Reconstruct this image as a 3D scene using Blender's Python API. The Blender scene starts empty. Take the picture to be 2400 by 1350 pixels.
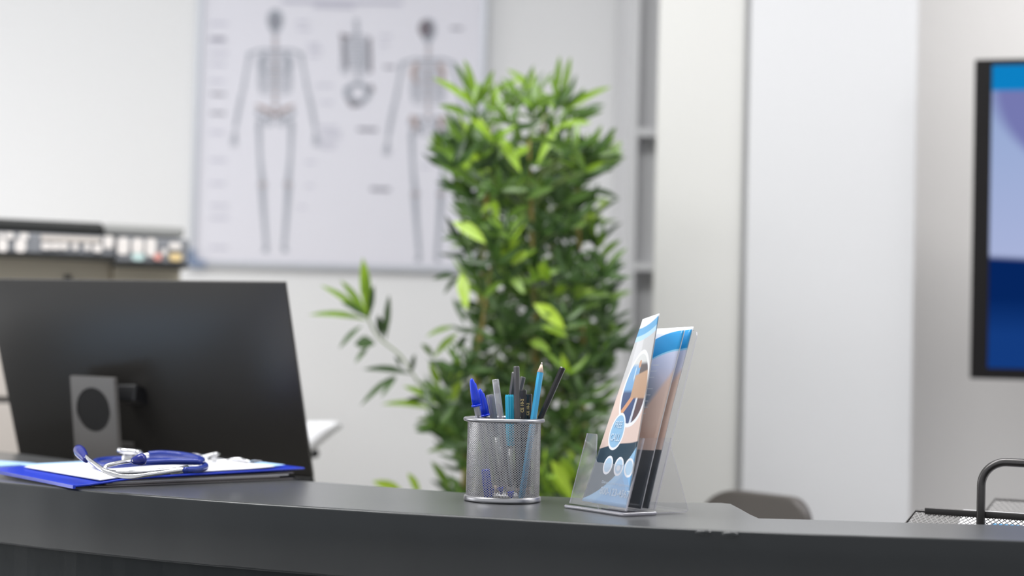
import bpy, bmesh, math, random
from mathutils import Vector, Matrix
random.seed(7)
SC = bpy.context.scene
COL = SC.collection
PI = math.pi

# ------------------------------------------------------------------ camera, world, light, exposure
FPX = 4000.0
TH = math.atan(140 / 4000)
RO = math.radians(1.45)
CAMP = Vector((0, 0, 1.287))
_u0 = Vector((0, -math.sin(TH), math.cos(TH)))
FW = Vector((0, math.cos(TH), math.sin(TH)))
RT = math.cos(RO) * Vector((1, 0, 0)) + math.sin(RO) * _u0
UP = -math.sin(RO) * Vector((1, 0, 0)) + math.cos(RO) * _u0

cd = bpy.data.cameras.new('camera')
cam = bpy.data.objects.new('camera', cd)
COL.objects.link(cam)
m = Matrix.Identity(4)
for i in range(3):
    m[i][0], m[i][1], m[i][2], m[i][3] = RT[i], UP[i], -FW[i], CAMP[i]
cam.matrix_world = m
cd.sensor_width = 36.0
cd.lens = FPX / 2400 * 36
cd.clip_start = 0.05
cd.dof.use_dof = True
cd.dof.focus_distance = 2.02
cd.dof.aperture_fstop = 2.35
SC.camera = cam

SC.view_settings.view_transform = 'Standard'
SC.view_settings.look = 'None'
SC.view_settings.gamma = 1
SC.view_settings.exposure = 0.0
SC.cycles.use_denoising = True
SC.cycles.max_bounces = 10
SC.cycles.transparent_max_bounces = 24
SC.cycles.caustics_reflective = False
SC.cycles.caustics_refractive = False

w = bpy.data.worlds.new('daylight')
SC.world = w
w.use_nodes = True
bgn = w.node_tree.nodes['Background']
bgn.inputs[0].default_value = (0.95, 0.97, 1.0, 1)      # even daylight through the open lobby side
bgn.inputs[1].default_value = 0.74


def area(name, loc, rot, sx, sy, power, col=(1, 1, 1)):
    l = bpy.data.lights.new(name, 'AREA')
    l.shape = 'RECTANGLE'
    l.size, l.size_y, l.energy, l.color = sx, sy, power, col
    o = bpy.data.objects.new(name, l)
    COL.objects.link(o)
    o.location = loc
    o.rotation_euler = rot
    return o


area('unseen_ceiling_lamp', (-1.5, 1.9, 2.77), (0, 0, 0), 1.2, 0.6, 34)  # unseen; placed so the monitor's upper back reflects it
area('unseen_ceiling_lamp', (-0.1, 2.35, 2.77), (0, 0, 0), 1.2, 0.6, 27)
area('unseen_ceiling_lamp', (1.95, 2.6, 2.77), (0, 0, 0), 1.2, 0.6, 29)  # unseen lamp added to brighten the television wall
area('side_fill_light', (-3.12, 3.2, 1.0), (0, math.radians(-90), 0), 1.8, 1.8, 26)  # unseen fill added at left to light the back wall; no window there


# ------------------------------------------------------------------ helpers
def W(px, py, Y):
    """world point seen at photo pixel (px, py), at depth Y in front of the camera"""
    d = FW + (px - 1200) / FPX * RT - (py - 675) / FPX * UP
    return CAMP + d * (Y / d.y)


def G(px, py, z):
    d = FW + (px - 1200) / FPX * RT - (py - 675) / FPX * UP
    return CAMP + d * ((z - CAMP.z) / d.z)


def lin(c):
    c = c / 255
    return c / 12.92 if c <= 0.04045 else ((c + 0.055) / 1.055) ** 2.4


def rgb(r, g, b):
    return (lin(r), lin(g), lin(b), 1)


class E:
    """tiny arithmetic on shader sockets"""
    nt = None

    def __init__(s, v):
        s.v = v

    @staticmethod
    def op(kind, *a, clamp=False):
        n = E.nt.nodes.new('ShaderNodeMath')
        n.operation = kind
        n.use_clamp = clamp
        for i, x in enumerate(a):
            x = x.v if isinstance(x, E) else x
            if isinstance(x, (int, float)):
                n.inputs[i].default_value = x
            else:
                E.nt.links.new(x, n.inputs[i])
        return E(n.outputs[0])

    def __add__(s, o): return E.op('ADD', s, o)
    def __radd__(s, o): return E.op('ADD', o, s)
    def __sub__(s, o): return E.op('SUBTRACT', s, o)
    def __rsub__(s, o): return E.op('SUBTRACT', o, s)
    def __mul__(s, o): return E.op('MULTIPLY', s, o)
    def __rmul__(s, o): return E.op('MULTIPLY', o, s)
    def __truediv__(s, o): return E.op('DIVIDE', s, o)


def emax(a, b): return E.op('MAXIMUM', a, b)
def emin(a, b): return E.op('MINIMUM', a, b)
def esin(a): return E.op('SINE', a)
def step(a, soft=0.004): return E.op('ADD', E.op('MULTIPLY', a, 1 / soft), 0.5, clamp=True)   # 1 where a > 0


def emix(f, a, b):
    n = E.nt.nodes.new('ShaderNodeMix')
    n.data_type = 'RGBA'
    for sock, x in ((n.inputs[0], f), (n.inputs[6], a), (n.inputs[7], b)):
        x = x.v if isinstance(x, E) else x
        if isinstance(x, (tuple, float, int)):
            sock.default_value = x
        else:
            E.nt.links.new(x, sock)
    return E(n.outputs[2])


def uvs():
    n = E.nt.nodes.new('ShaderNodeUVMap')
    s = E.nt.nodes.new('ShaderNodeSeparateXYZ')
    E.nt.links.new(n.outputs[0], s.inputs[0])
    return E(s.outputs[0]), E(s.outputs[1])


def disc(u, v, cu, cv, ru, rv, soft=0.06):
    a = (u - cu) / ru
    b = (v - cv) / rv
    return step(1.0 - (a * a + b * b), soft)


def mat(name, col, rough=0.5, metal=0.0, spec=0.5, bump=0.0, bscale=60, noise=0.0, nscale=8, **kw):
    m = bpy.data.materials.new(name)
    m.use_nodes = True
    nt = m.node_tree
    b = nt.nodes['Principled BSDF']
    b.inputs['Base Color'].default_value = col
    b.inputs['Roughness'].default_value = rough
    b.inputs['Metallic'].default_value = metal
    b.inputs['Specular IOR Level'].default_value = spec
    for k, v in kw.items():
        b.inputs[k.replace('_', ' ')].default_value = v
    if bump or noise:
        tc = nt.nodes.new('ShaderNodeTexCoord')
    if bump:
        n = nt.nodes.new('ShaderNodeTexNoise')
        n.inputs['Scale'].default_value = bscale
        n.inputs['Detail'].default_value = 5
        nt.links.new(tc.outputs['Object'], n.inputs['Vector'])
        bp = nt.nodes.new('ShaderNodeBump')
        bp.inputs['Strength'].default_value = bump
        bp.inputs['Distance'].default_value = 0.002
        nt.links.new(n.outputs['Fac'], bp.inputs['Height'])
        nt.links.new(bp.outputs[0], b.inputs['Normal'])
    if noise:
        n = nt.nodes.new('ShaderNodeTexNoise')
        n.inputs['Scale'].default_value = nscale
        n.inputs['Detail'].default_value = 6
        nt.links.new(tc.outputs['Object'], n.inputs['Vector'])
        E.nt = nt
        f = E.op('ADD', (E(n.outputs['Fac']) - 0.5) * (2 * noise), 1.0)
        mx = nt.nodes.new('ShaderNodeMix')
        mx.data_type = 'RGBA'
        mx.blend_type = 'MULTIPLY'
        mx.inputs[0].default_value = 1
        mx.inputs[6].default_value = col
        nt.links.new(f.v, mx.inputs[7])
        nt.links.new(mx.outputs[2], b.inputs['Base Color'])
    return m


def clear_mat(name, tint, gain=1.3, base=0.03, haze=0.05, hazecol=(0.85, 0.85, 0.9, 1), rough=0.02):
    """thin clear plastic: see-through, with the gloss of its faces and a light haze"""
    m = bpy.data.materials.new(name)
    m.use_nodes = True
    nt = m.node_tree
    nt.nodes.clear()
    out = nt.nodes.new('ShaderNodeOutputMaterial')
    tr = nt.nodes.new('ShaderNodeBsdfTransparent')
    tr.inputs[0].default_value = tint
    gl = nt.nodes.new('ShaderNodeBsdfGlossy')
    gl.inputs['Roughness'].default_value = rough
    df = nt.nodes.new('ShaderNodeBsdfDiffuse')
    df.inputs[0].default_value = hazecol
    E.nt = nt
    ge = nt.nodes.new('ShaderNodeNewGeometry')
    dt = nt.nodes.new('ShaderNodeVectorMath')
    dt.operation = 'DOT_PRODUCT'
    nt.links.new(ge.outputs['Normal'], dt.inputs[0])
    nt.links.new(ge.outputs['Incoming'], dt.inputs[1])
    ci = 1.0 - E.op('ABSOLUTE', E(dt.outputs['Value']))
    f = E.op('MULTIPLY_ADD', E.op('POWER', ci, 5.0) * 0.96 + 0.04, gain, base, clamp=True)
    m1 = nt.nodes.new('ShaderNodeMixShader')
    m1.inputs[0].default_value = haze
    nt.links.new(tr.outputs[0], m1.inputs[1])
    nt.links.new(df.outputs[0], m1.inputs[2])
    m2 = nt.nodes.new('ShaderNodeMixShader')
    nt.links.new(f.v, m2.inputs[0])
    nt.links.new(m1.outputs[0], m2.inputs[1])
    nt.links.new(gl.outputs[0], m2.inputs[2])
    nt.links.new(m2.outputs[0], out.inputs[0])
    return m


def obj(name, bm, m=None, parent=None, smooth=False, bevel=0.0, segs=2, local=None):
    if smooth:
        for f in bm.faces:
            f.smooth = True
    me = bpy.data.meshes.new(name)
    bm.to_mesh(me)
    bm.free()
    o = bpy.data.objects.new(name, me)
    COL.objects.link(o)
    if m is not None:
        for x in (m if isinstance(m, (list, tuple)) else [m]):
            me.materials.append(x)
    if parent is not None:
        o.parent = parent
        if local is None and 'o' in parent:
            pass
        if local is None:
            o.matrix_parent_inverse = parent_world(parent).inverted()
    if bevel:
        b = o.modifiers.new('bevel', 'BEVEL')
        b.width = bevel
        b.segments = segs
        b.limit_method = 'ANGLE'
        b.angle_limit = math.radians(40)
        for p in me.polygons:
            p.use_smooth = True
        wn = o.modifiers.new('wn', 'WEIGHTED_NORMAL')
        wn.keep_sharp = True
    return o


def parent_world(p):
    mw = Matrix.LocRotScale(p.location, p.rotation_euler, p.scale)
    if p.parent:
        mw = parent_world(p.parent) @ p.matrix_parent_inverse @ mw
    return mw


def thing(name, label, cat, loc, group=None):
    o = bpy.data.objects.new(name, None)
    o.empty_display_size = 0.05
    COL.objects.link(o)
    o.location = loc
    tag(o, label, cat, group)
    return o


def tag(o, label, cat, group=None):
    o['label'] = label
    o['category'] = cat
    if group:
        o['group'] = group
    return o


def struct(name, bm, m, **k):
    o = obj(name, bm, m, **k)
    o['kind'] = 'structure'
    return o


def box(bm, x0, x1, y0, y1, z0, z1, M=None, mi=0):
    vs = [bm.verts.new(Vector(p)) for p in
          ((x0, y0, z0), (x1, y0, z0), (x1, y1, z0), (x0, y1, z0), (x0, y0, z1), (x1, y0, z1), (x1, y1, z1), (x0, y1, z1))]
    if M is not None:
        for v in vs:
            v.co = M @ v.co
    for f in ((0, 3, 2, 1), (4, 5, 6, 7), (0, 1, 5, 4), (1, 2, 6, 5), (2, 3, 7, 6), (3, 0, 4, 7)):
        fc = bm.faces.new([vs[i] for i in f])
        fc.material_index = mi
    return vs


def BX(*a, **k):
    bm = bmesh.new()
    box(bm, *a, **k)
    return bm


def prism(bm, poly, ax, h, M=None):
    """poly: 2D list; extruded along local z by h starting at ax"""
    lo = [bm.verts.new(Vector((p[0], p[1], ax))) for p in poly]
    hi = [bm.verts.new(Vector((p[0], p[1], ax + h))) for p in poly]
    if M is not None:
        for v in lo + hi:
            v.co = M @ v.co
    n = len(poly)
    bm.faces.new(lo[::-1])
    bm.faces.new(hi)
    for i in range(n):
        bm.faces.new((lo[i], lo[(i + 1) % n], hi[(i + 1) % n], hi[i]))
    bmesh.ops.recalc_face_normals(bm, faces=bm.faces[:])


def catmull(pts, n=6, closed=False):
    pts = [Vector(p) for p in pts]
    out = []
    N = len(pts)
    rng = range(N if closed else N - 1)
    for i in rng:
        if closed:
            a, b, c, d = pts[i - 1], pts[i], pts[(i + 1) % N], pts[(i + 2) % N]
        else:
            a, b, c, d = pts[max(i - 1, 0)], pts[i], pts[i + 1], pts[min(i + 2, N - 1)]
        for k in range(n):
            t = k / n
            out.append(0.5 * ((2 * b) + (c - a) * t + (2 * a - 5 * b + 4 * c - d) * t * t + (3 * b - a - 3 * c + d) * t ** 3))
    if not closed:
        out.append(pts[-1])
    return out


def tube(bm, pts, r, seg=12, caps=True, closed=False, phase=0.0):
    """round bar along a polyline; r is a number or one radius per point"""
    pts = [Vector(p) for p in pts]
    n = len(pts)
    rs = r if isinstance(r, (list, tuple)) else [r] * n
    ref = None
    rings = []
    for i, p in enumerate(pts):
        if closed:
            t = (pts[(i + 1) % n] - pts[i - 1]).normalized()
        else:
            t = (pts[min(i + 1, n - 1)] - pts[max(i - 1, 0)]).normalized()
        if ref is None:
            ref = Vector((0, 0, 1)) if abs(t.z) < 0.9 else Vector((1, 0, 0))
        a = (ref - t * ref.dot(t)).normalized()
        ref = a
        b = t.cross(a)
        rings.append([bm.verts.new(p + (a * math.cos(2 * PI * k / seg + phase) + b * math.sin(2 * PI * k / seg + phase)) * rs[i]) for k in range(seg)])
    for i in range(n if closed else n - 1):
        A, B = rings[i], rings[(i + 1) % n]
        for k in range(seg):
            bm.faces.new((A[k], A[(k + 1) % seg], B[(k + 1) % seg], B[k]))
    if caps and not closed:
        bm.faces.new(rings[0][::-1])
        bm.faces.new(rings[-1])
    return rings


def lathe(bm, prof, seg=48, M=None, cx=0, cy=0):
    rings = []
    for r, z in prof:
        rings.append([bm.verts.new(Vector((cx + r * math.cos(2 * PI * k / seg), cy + r * math.sin(2 * PI * k / seg), z))) for k in range(seg)])
    for A, B in zip(rings, rings[1:]):
        for k in range(seg):
            bm.faces.new((A[k], A[(k + 1) % seg], B[(k + 1) % seg], B[k]))
    if M is not None:
        for R_ in rings:
            for v in R_:
                v.co = M @ v.co
    return rings


def frame(o, x, z):
    """matrix with local z along z, local x near x, origin o"""
    z = Vector(z).normalized()
    x = Vector(x)
    x = (x - z * x.dot(z)).normalized()
    y = z.cross(x)
    M = Matrix.Identity(4)
    for i in range(3):
        M[i][0], M[i][1], M[i][2], M[i][3] = x[i], y[i], z[i], o[i]
    return M


def diamond(bm, f, ni, nj, r, wrap=False):
    """expanded-metal netting over the surface f(s, t)"""
    def P_(i, j):
        return f(i / ni, j / nj)
    def seg(a, b, nrm):
        t = (b - a).normalized()
        s = t.cross(nrm).normalized() * r
        n = nrm * r
        A = [bm.verts.new(a + d) for d in (s + n, n - s, -s - n, s - n)]
        B = [bm.verts.new(b + d) for d in (s + n, n - s, -s - n, s - n)]
        for k in range(4):
            bm.faces.new((A[k], A[(k + 1) % 4], B[(k + 1) % 4], B[k]))
    for j in range(nj):
        for i in range(ni):
            if (i + j) % 2 == 0:
                a, b = P_(i, j), P_(i + 1, j + 1)
            else:
                a, b = P_(i + 1, j), P_(i, j + 1)
            c = P_(i, j + 1)
            d = P_(i + 1, j)
            nrm = (P_(i + 1, j) - P_(i, j)).cross(P_(i, j + 1) - P_(i, j)).normalized()
            seg(a, b, nrm)


def sheet(name, S, m, nu=16, nv=24, parent=None, thick=0.0004):
    """thin sheet over S(u, v) with uv coordinates and real thickness"""
    bm = bmesh.new()
    uvl = bm.loops.layers.uv.new('UVMap')
    g = [[bm.verts.new(S(i / nu, j / nv)) for i in range(nu + 1)] for j in range(nv + 1)]
    for j in range(nv):
        for i in range(nu):
            f = bm.faces.new((g[j][i], g[j][i + 1], g[j + 1][i + 1], g[j + 1][i]))
            f.smooth = True
            for l, (a, b) in zip(f.loops, ((i, j), (i + 1, j), (i + 1, j + 1), (i, j + 1))):
                l[uvl].uv = (a / nu, b / nv)
    o = obj(name, bm, m, parent)
    md = o.modifiers.new('solid', 'SOLIDIFY')
    md.thickness = thick
    md.offset = -1
    return o


def text_on(name, body, size, S, nrm, u0, v0, su, sv, m, parent, off=0.0004, align='CENTER', bold=0.0):
    """lettering laid on the surface S; u0, v0 anchor; su, sv are metres per unit u and v"""
    cu = bpy.data.curves.new(name, 'FONT')
    cu.body = body
    cu.size = size
    cu.align_x = align
    cu.resolution_u = 3
    cu.offset = bold
    t = bpy.data.objects.new(name, cu)
    COL.objects.link(t)
    dg = bpy.context.evaluated_depsgraph_get()
    dg.update()
    me = bpy.data.meshes.new_from_object(t.evaluated_get(dg))
    bpy.data.objects.remove(t)
    for v in me.vertices:
        uu, vv = u0 + v.co.x / su, v0 + v.co.y / sv
        v.co = S(uu, vv) + nrm(uu, vv) * off
    me.materials.clear()
    me.materials.append(m)
    o = bpy.data.objects.new(name, me)
    COL.objects.link(o)
    if parent is not None:
        o.parent = parent
        o.matrix_parent_inverse = parent_world(parent).inverted()
    return o


# ------------------------------------------------------------------ materials
M_wall = mat('white_wall_paint', rgb(235, 235, 236), 0.75, bump=0.05, bscale=200)
M_wall_grey = mat('light_grey_wall_paint', rgb(232, 229, 227), 0.75, bump=0.05, bscale=200)
M_ceil = mat('ceiling_paint', rgb(240, 240, 238), 0.8)
M_floor = mat('grey_floor', rgb(214, 214, 214), 0.5, noise=0.1, nscale=5)
M_lam = mat('white_laminate', rgb(211, 211, 213), 0.5)
M_lam_w = mat('warm_white_laminate', rgb(211, 210, 207), 0.5)
M_counter = mat('charcoal_counter_paint', rgb(27, 31, 34), 0.34, bump=0.05, bscale=55, noise=0.18, nscale=14, Coat_Weight=1.0, Coat_Roughness=0.26, Coat_IOR=1.34, Sheen_Weight=0.22, Sheen_Roughness=0.35, IOR=1.3)
M_counter_f = mat('charcoal_panel_paint', rgb(30, 34, 36), 0.65, IOR=1.3, bump=0.4, bscale=40, noise=0.2, nscale=11)
M_desk = mat('pale_desk_laminate', rgb(200, 196, 190), 0.5)
M_matblack = mat('matt_black_plastic', rgb(24, 23, 23), 0.7, spec=0.2)
M_blackplastic = mat('black_plastic', rgb(28, 28, 30), 0.35)
M_monitor = mat('dark_grey_monitor_plastic', rgb(54, 52, 50), 0.36, bump=0.05, bscale=500)
M_chin = mat('glossy_black_plastic', rgb(10, 10, 11), 0.3)
M_stand = mat('grey_stand_plastic', rgb(92, 89, 87), 0.5)
M_screen_off = mat('dark_screen_glass', rgb(15, 16, 18), 0.12)
M_chrome = mat('chrome', rgb(225, 225, 228), 0.12, 1.0)
M_steel = mat('silver_painted_steel', rgb(176, 176, 180), 0.3, 0.9)
M_wire = mat('silver_wire', rgb(190, 189, 190), 0.34, 0.85)
M_gun = mat('gunmetal_tube', rgb(88, 86, 86), 0.3, 0.75)
M_net = mat('grey_netting', rgb(105, 104, 104), 0.35, 0.8)
M_bluetube = mat('navy_rubber', rgb(30, 52, 140), 0.25)
M_eartip = mat('navy_eartip_rubber', rgb(20, 34, 125), 0.22)
M_bluefold = mat('royal_blue_plastic', rgb(22, 54, 188), 0.3, bump=0.1, bscale=200)
M_blackfold = mat('black_folder_plastic', rgb(24, 24, 26), 0.4)
M_sleeve = mat('grey_document_sleeve', rgb(150, 144, 146), 0.35)
M_paper = mat('white_paper', rgb(240, 240, 243), 0.6)
M_bluepaper = mat('light_blue_paper', rgb(165, 200, 236), 0.6)
M_black = mat('black_lacquer', rgb(34, 33, 35), 0.2)
M_black2 = mat('dark_grey_lacquer', rgb(92, 91, 92), 0.3, 0.3)
M_cyan = mat('cyan_lacquer', rgb(72, 182, 234), 0.3)
M_cyancap = mat('cyan_plastic', rgb(48, 190, 228), 0.3)
M_bluecap = mat('blue_cap_plastic', rgb(20, 62, 225), 0.22)
M_wood = mat('sharpened_wood', rgb(238, 208, 190), 0.6)
M_graphite = mat('pale_lead', rgb(215, 205, 200), 0.4)
M_gold = mat('gold_foil', rgb(248, 220, 150), 0.4, 0.1)
M_greycap = mat('grey_translucent_cap', rgb(150, 150, 158), 0.3)
M_ink = mat('dark_ink_tube', rgb(40, 42, 70), 0.4)
M_clearpen = clear_mat('clear_pen_plastic', (0.95, 0.95, 0.97, 1), 1.3, 0.08, 0.28, (0.8, 0.8, 0.88, 1), 0.05)  # diffuse haze raised to brighten the barrels in place of reflections
M_acryl = clear_mat('clear_acrylic', (0.97, 0.97, 0.98, 1), 1.3, 0.05, 0.10, (0.85, 0.86, 0.9, 1), 0.03)
M_acryl_s = clear_mat('clear_acrylic_side', (0.98, 0.98, 0.99, 1), 0.9, -0.02, 0.015, (0.85, 0.86, 0.9, 1), 0.03)
M_acryl_f = clear_mat('hazed_acrylic_front', (0.97, 0.97, 0.98, 1), 1.1, 0.02, 0.085, (0.85, 0.86, 0.9, 1), 0.05)  # diffuse haze stands in for the bright wall reflected in the pocket
M_acryl_e = clear_mat('acrylic_edge', (0.92, 0.91, 0.96, 1), 1.2, 0.10, 0.30, (0.82, 0.8, 0.9, 1), 0.1)
M_copier_body = mat('beige_copier_plastic', rgb(214, 204, 184), 0.5)
M_copier_pale = mat('pale_copier_plastic', rgb(205, 197, 190), 0.5)
M_copier_panel = mat('grey_copier_panel', rgb(128, 130, 135), 0.45)
M_copier_dark = mat('dark_copier_lid', rgb(40, 41, 40), 0.45)
M_copier_side = mat('mid_grey_copier_lid', rgb(150, 150, 148), 0.5)
M_key = mat('pale_key_plastic', rgb(232, 226, 222), 0.4)
M_key_g = mat('green_key_plastic', rgb(196, 220, 218), 0.4)
M_key_r = mat('red_key_plastic', rgb(228, 160, 150), 0.4)
M_key_y = mat('yellow_key_plastic', rgb(232, 205, 150), 0.4)
M_chair = mat('dark_taupe_chair_plastic', rgb(78, 73, 70), 0.45)
M_chair_e = mat('taupe_chair_edge', rgb(150, 140, 138), 0.5)
M_whiteplastic = mat('white_shell_plastic', rgb(243, 243, 246), 0.35)
M_alu = mat('anodised_frame', rgb(196, 200, 208), 0.4, 0.3)
M_poster = mat('poster_paper', rgb(228, 227, 236), 0.5)
M_bone = mat('printed_grey', rgb(158, 163, 174), 0.6)
M_bone_d = mat('printed_dark_grey', rgb(118, 110, 118), 0.6)
M_bone_b = mat('printed_brown', rgb(176, 156, 152), 0.6)
M_caption = mat('printed_caption_grey', rgb(196, 195, 210), 0.6)
M_caption_d = mat('printed_caption_dark', rgb(120, 118, 132), 0.6)
M_corner = mat('slate_blue_corner_plastic', rgb(118, 135, 165), 0.45)
M_pot = mat('white_ceramic', rgb(225, 222, 218), 0.3)
M_soil = mat('soil', rgb(60, 45, 34), 0.95, bump=1, bscale=80)
M_cane = mat('yellow_bamboo_cane', rgb(142, 122, 56), 0.45, noise=0.25, nscale=20)
M_twig = mat('green_twig', rgb(120, 140, 80), 0.5)
M_tv = mat('television_bezel', rgb(16, 13, 14), 0.5, spec=0.25)
M_white_ink = mat('pale_blue_print', rgb(190, 214, 234), 0.5)


def leaf_mat():
    m = bpy.data.materials.new('bamboo_leaf')
    m.use_nodes = True
    nt = m.node_tree
    b = nt.nodes['Principled BSDF']
    b.inputs['Roughness'].default_value = 0.32
    at = nt.nodes.new('ShaderNodeAttribute')
    at.attribute_name = 'tone'
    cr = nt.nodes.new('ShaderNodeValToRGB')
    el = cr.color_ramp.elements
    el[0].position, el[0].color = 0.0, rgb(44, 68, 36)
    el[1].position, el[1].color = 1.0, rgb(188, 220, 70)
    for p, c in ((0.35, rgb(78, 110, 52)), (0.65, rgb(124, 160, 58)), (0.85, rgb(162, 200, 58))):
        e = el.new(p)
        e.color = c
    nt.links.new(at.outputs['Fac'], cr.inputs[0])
    nt.links.new(cr.outputs[0], b.inputs['Base Color'])
    tl = nt.nodes.new('ShaderNodeBsdfTranslucent')
    nt.links.new(cr.outputs[0], tl.inputs[0])
    mx = nt.nodes.new('ShaderNodeMixShader')
    mx.inputs[0].default_value = 0.3
    nt.links.new(b.outputs[0], mx.inputs[1])
    nt.links.new(tl.outputs[0], mx.inputs[2])
    nt.links.new(mx.outputs[0], nt.nodes['Material Output'].inputs[0])
    return m


M_leaf = leaf_mat()

# ------------------------------------------------------------------ room shell
YB = 4.45                       # back wall
YTV = 3.80                      # wall that carries the television
XC = W(2138, 700, 3.5).x        # right edge of the built-in closet
struct('floor', BX(-3.2, 2.8, -4.0, YB + 0.1, -0.1, 0), M_floor)
struct('ceiling', BX(-3.2, 2.8, -0.6, YB + 0.1, 2.8, 2.9), M_ceil)
struct('wall_back', BX(-3.2, XC + 0.1, YB, YB + 0.1, 0, 2.8), M_wall)
struct('wall_left', BX(-3.3, -3.2, 2.2, YB + 0.1, 0, 2.8), M_wall)
struct('wall_right', BX(XC, 2.8, YTV, YTV + 0.1, 0, 2.8), M_wall_grey)
struct('wall_side', BX(2.7, 2.8, 2.2, YTV, 0, 2.8), M_wall)

# ------------------------------------------------------------------ tall white closet run on the right
YD = 3.50
x1530, x1738, x1750 = W(1531, 700, YD).x, W(1734, 700, YD).x, W(1745, 700, YD).x
xl = W(1467, 700, YD + 0.35).x
cl = thing('tall_closet', 'tall white built-in closet with two flat doors and an open shelf bay at its left', 'closet', (xl, YD, 0))
bm = bmesh.new()
box(bm, xl, xl + 0.018, YD + 0.35, YB - 0.005, 0, 2.78)
box(bm, x1530 + 0.20, x1530 + 0.22, YD + 0.35, YB - 0.005, 0, 2.78)
box(bm, xl + 0.018, x1530 + 0.20, YD + 0.405, YD + 0.42, 0, 2.78)
obj('open_bay', bm, M_lam, cl)
for py in (303, 618):
    z = W(1500, py, YD + 0.36).z
    obj('shelf', BX(xl + 0.018, x1530 + 0.20, YD + 0.352, YD + 0.404, z - 0.016, z + 0.002), M_lam, cl)
for z in (0.45, 0.85, 2.25):
    obj('shelf', BX(xl + 0.018, x1530 + 0.20, YD + 0.352, YD + 0.404, z - 0.018, z), M_lam, cl)
obj('carcass', BX(x1530 + 0.221, XC - 0.012, YD + 0.024, YB - 0.005, 0, 2.78), M_lam, cl)
obj('door', BX(x1530, x1738, YD, YD + 0.022, 0.02, 2.78), M_lam_w, cl, bevel=0.002)
obj('door', BX(x1750, XC, YD - 0.012, YD + 0.022, 0.02, 2.78), M_lam, cl, bevel=0.002)

# ------------------------------------------------------------------ television
tvY = 3.42
a0 = W(2281, 139, tvY)
a1 = W(2273, 887, tvY)
yaw = math.radians(16)
ex = Vector((math.cos(yaw), -math.sin(yaw), 0))
tvw, tvh = 1.10, (a0 - a1).length
tv = thing('television', 'wall-mounted television with black bezel showing a blue and lavender picture', 'television', a1)
Mt = Matrix.Identity(4)
ez = Vector((0, 0, 1))
ey = ez.cross(ex)
for i in range(3):
    Mt[i][0], Mt[i][1], Mt[i][2], Mt[i][3] = ex[i], ey[i], ez[i], a1[i]
obj('casing', BX(0, tvw, 0.0, 0.045, 0, tvh, M=Mt), M_tv, tv, bevel=0.003)
tmat = bpy.data.materials.new('lit_television_picture')
tmat.use_nodes = True
E.nt = tmat.node_tree
u, v = uvs()
wv = esin(v * 5.0 + 0.6)
curve = 0.02 + (0.93 - v) * 0.22 + (0.93 - v) * (0.93 - v) * 0.35
c = emix(v, rgb(184, 190, 226), rgb(150, 172, 214))
c = emix(step(u - curve, 0.03), c, rgb(92, 150, 206))
c = emix(step(u - curve - 0.07 - 0.1 * wv, 0.03), c, rgb(120, 124, 180))
c = emix(step(0.95 * (1 - u * 0.2) * 0.385 - v, 0.02), c, rgb(6, 38, 96))
c = emix(step(0.17 - v, 0.12), c, rgb(20, 60, 128))
c = emix(step(v - 0.915, 0.01), c, rgb(14, 132, 200))
em = E.nt.nodes.new('ShaderNodeEmission')
E.nt.links.new(c.v, em.inputs[0])
em.inputs[1].default_value = 0.95
E.nt.links.new(em.outputs[0], E.nt.nodes['Material Output'].inputs[0])
bz = 0.034


def Stv(u, v): return Mt @ Vector((bz + u * (tvw - 2 * bz), -0.0015, 0.022 + v * (tvh - 0.035)))


sheet('screen', Stv, tmat, 2, 2, tv, 0.001)
obj('wall_bracket', BX(0.45, 0.65, 0.045, 0.30, 0.3, 0.5, M=Mt), M_blackplastic, tv)

# ------------------------------------------------------------------ anatomy poster in its frame
YP = YB - 0.02
pt = thing('anatomy_poster', 'framed white skeleton anatomy poster hanging on the wall behind the desk', 'poster', W(790, 622, YB - 0.012))
pl, pr_ = W(466, 300, YP).x, W(1123, 300, YP).x
pb, ptop = W(790, 620, YP).z, W(790, -330, YP).z
obj('poster_sheet', BX(pl, pr_, YP, YB - 0.002, pb, ptop), M_poster, pt)
fw = 0.012
bm = bmesh.new()
box(bm, pl - fw, pl, YP - 0.006, YB - 0.002, pb - fw, ptop + fw)
box(bm, pr_, pr_ + fw, YP - 0.006, YB - 0.002, pb - fw, ptop + fw)
box(bm, pl, pr_, YP - 0.006, YB - 0.002, pb - fw, pb)
box(bm, pl, pr_, YP - 0.006, YB - 0.002, ptop, ptop + fw)
obj('frame', bm, M_alu, pt)
for (cx_, cz_) in ((pl, pb), (pr_, pb), (pl, ptop), (pr_, ptop)):
    sx = 1 if cx_ == pl else -1
    sz = 1 if cz_ == pb else -1
    bm = bmesh.new()
    L = [(-0.016, -0.016), (0.03, -0.016), (0.03, 0.0), (0.004, 0.004), (0.0, 0.03), (-0.016, 0.03)]
    Mc = Matrix(((sx, 0, 0, cx_), (0, 0, 1, YP - 0.009), (0, sz, 0, cz_), (0, 0, 0, 1)))
    prism(bm, L, 0, 0.02, Mc)
    obj('corner_cap', bm, M_corner, pt)

LAYER = [0.0006]
STROKE = [1.2]


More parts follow.
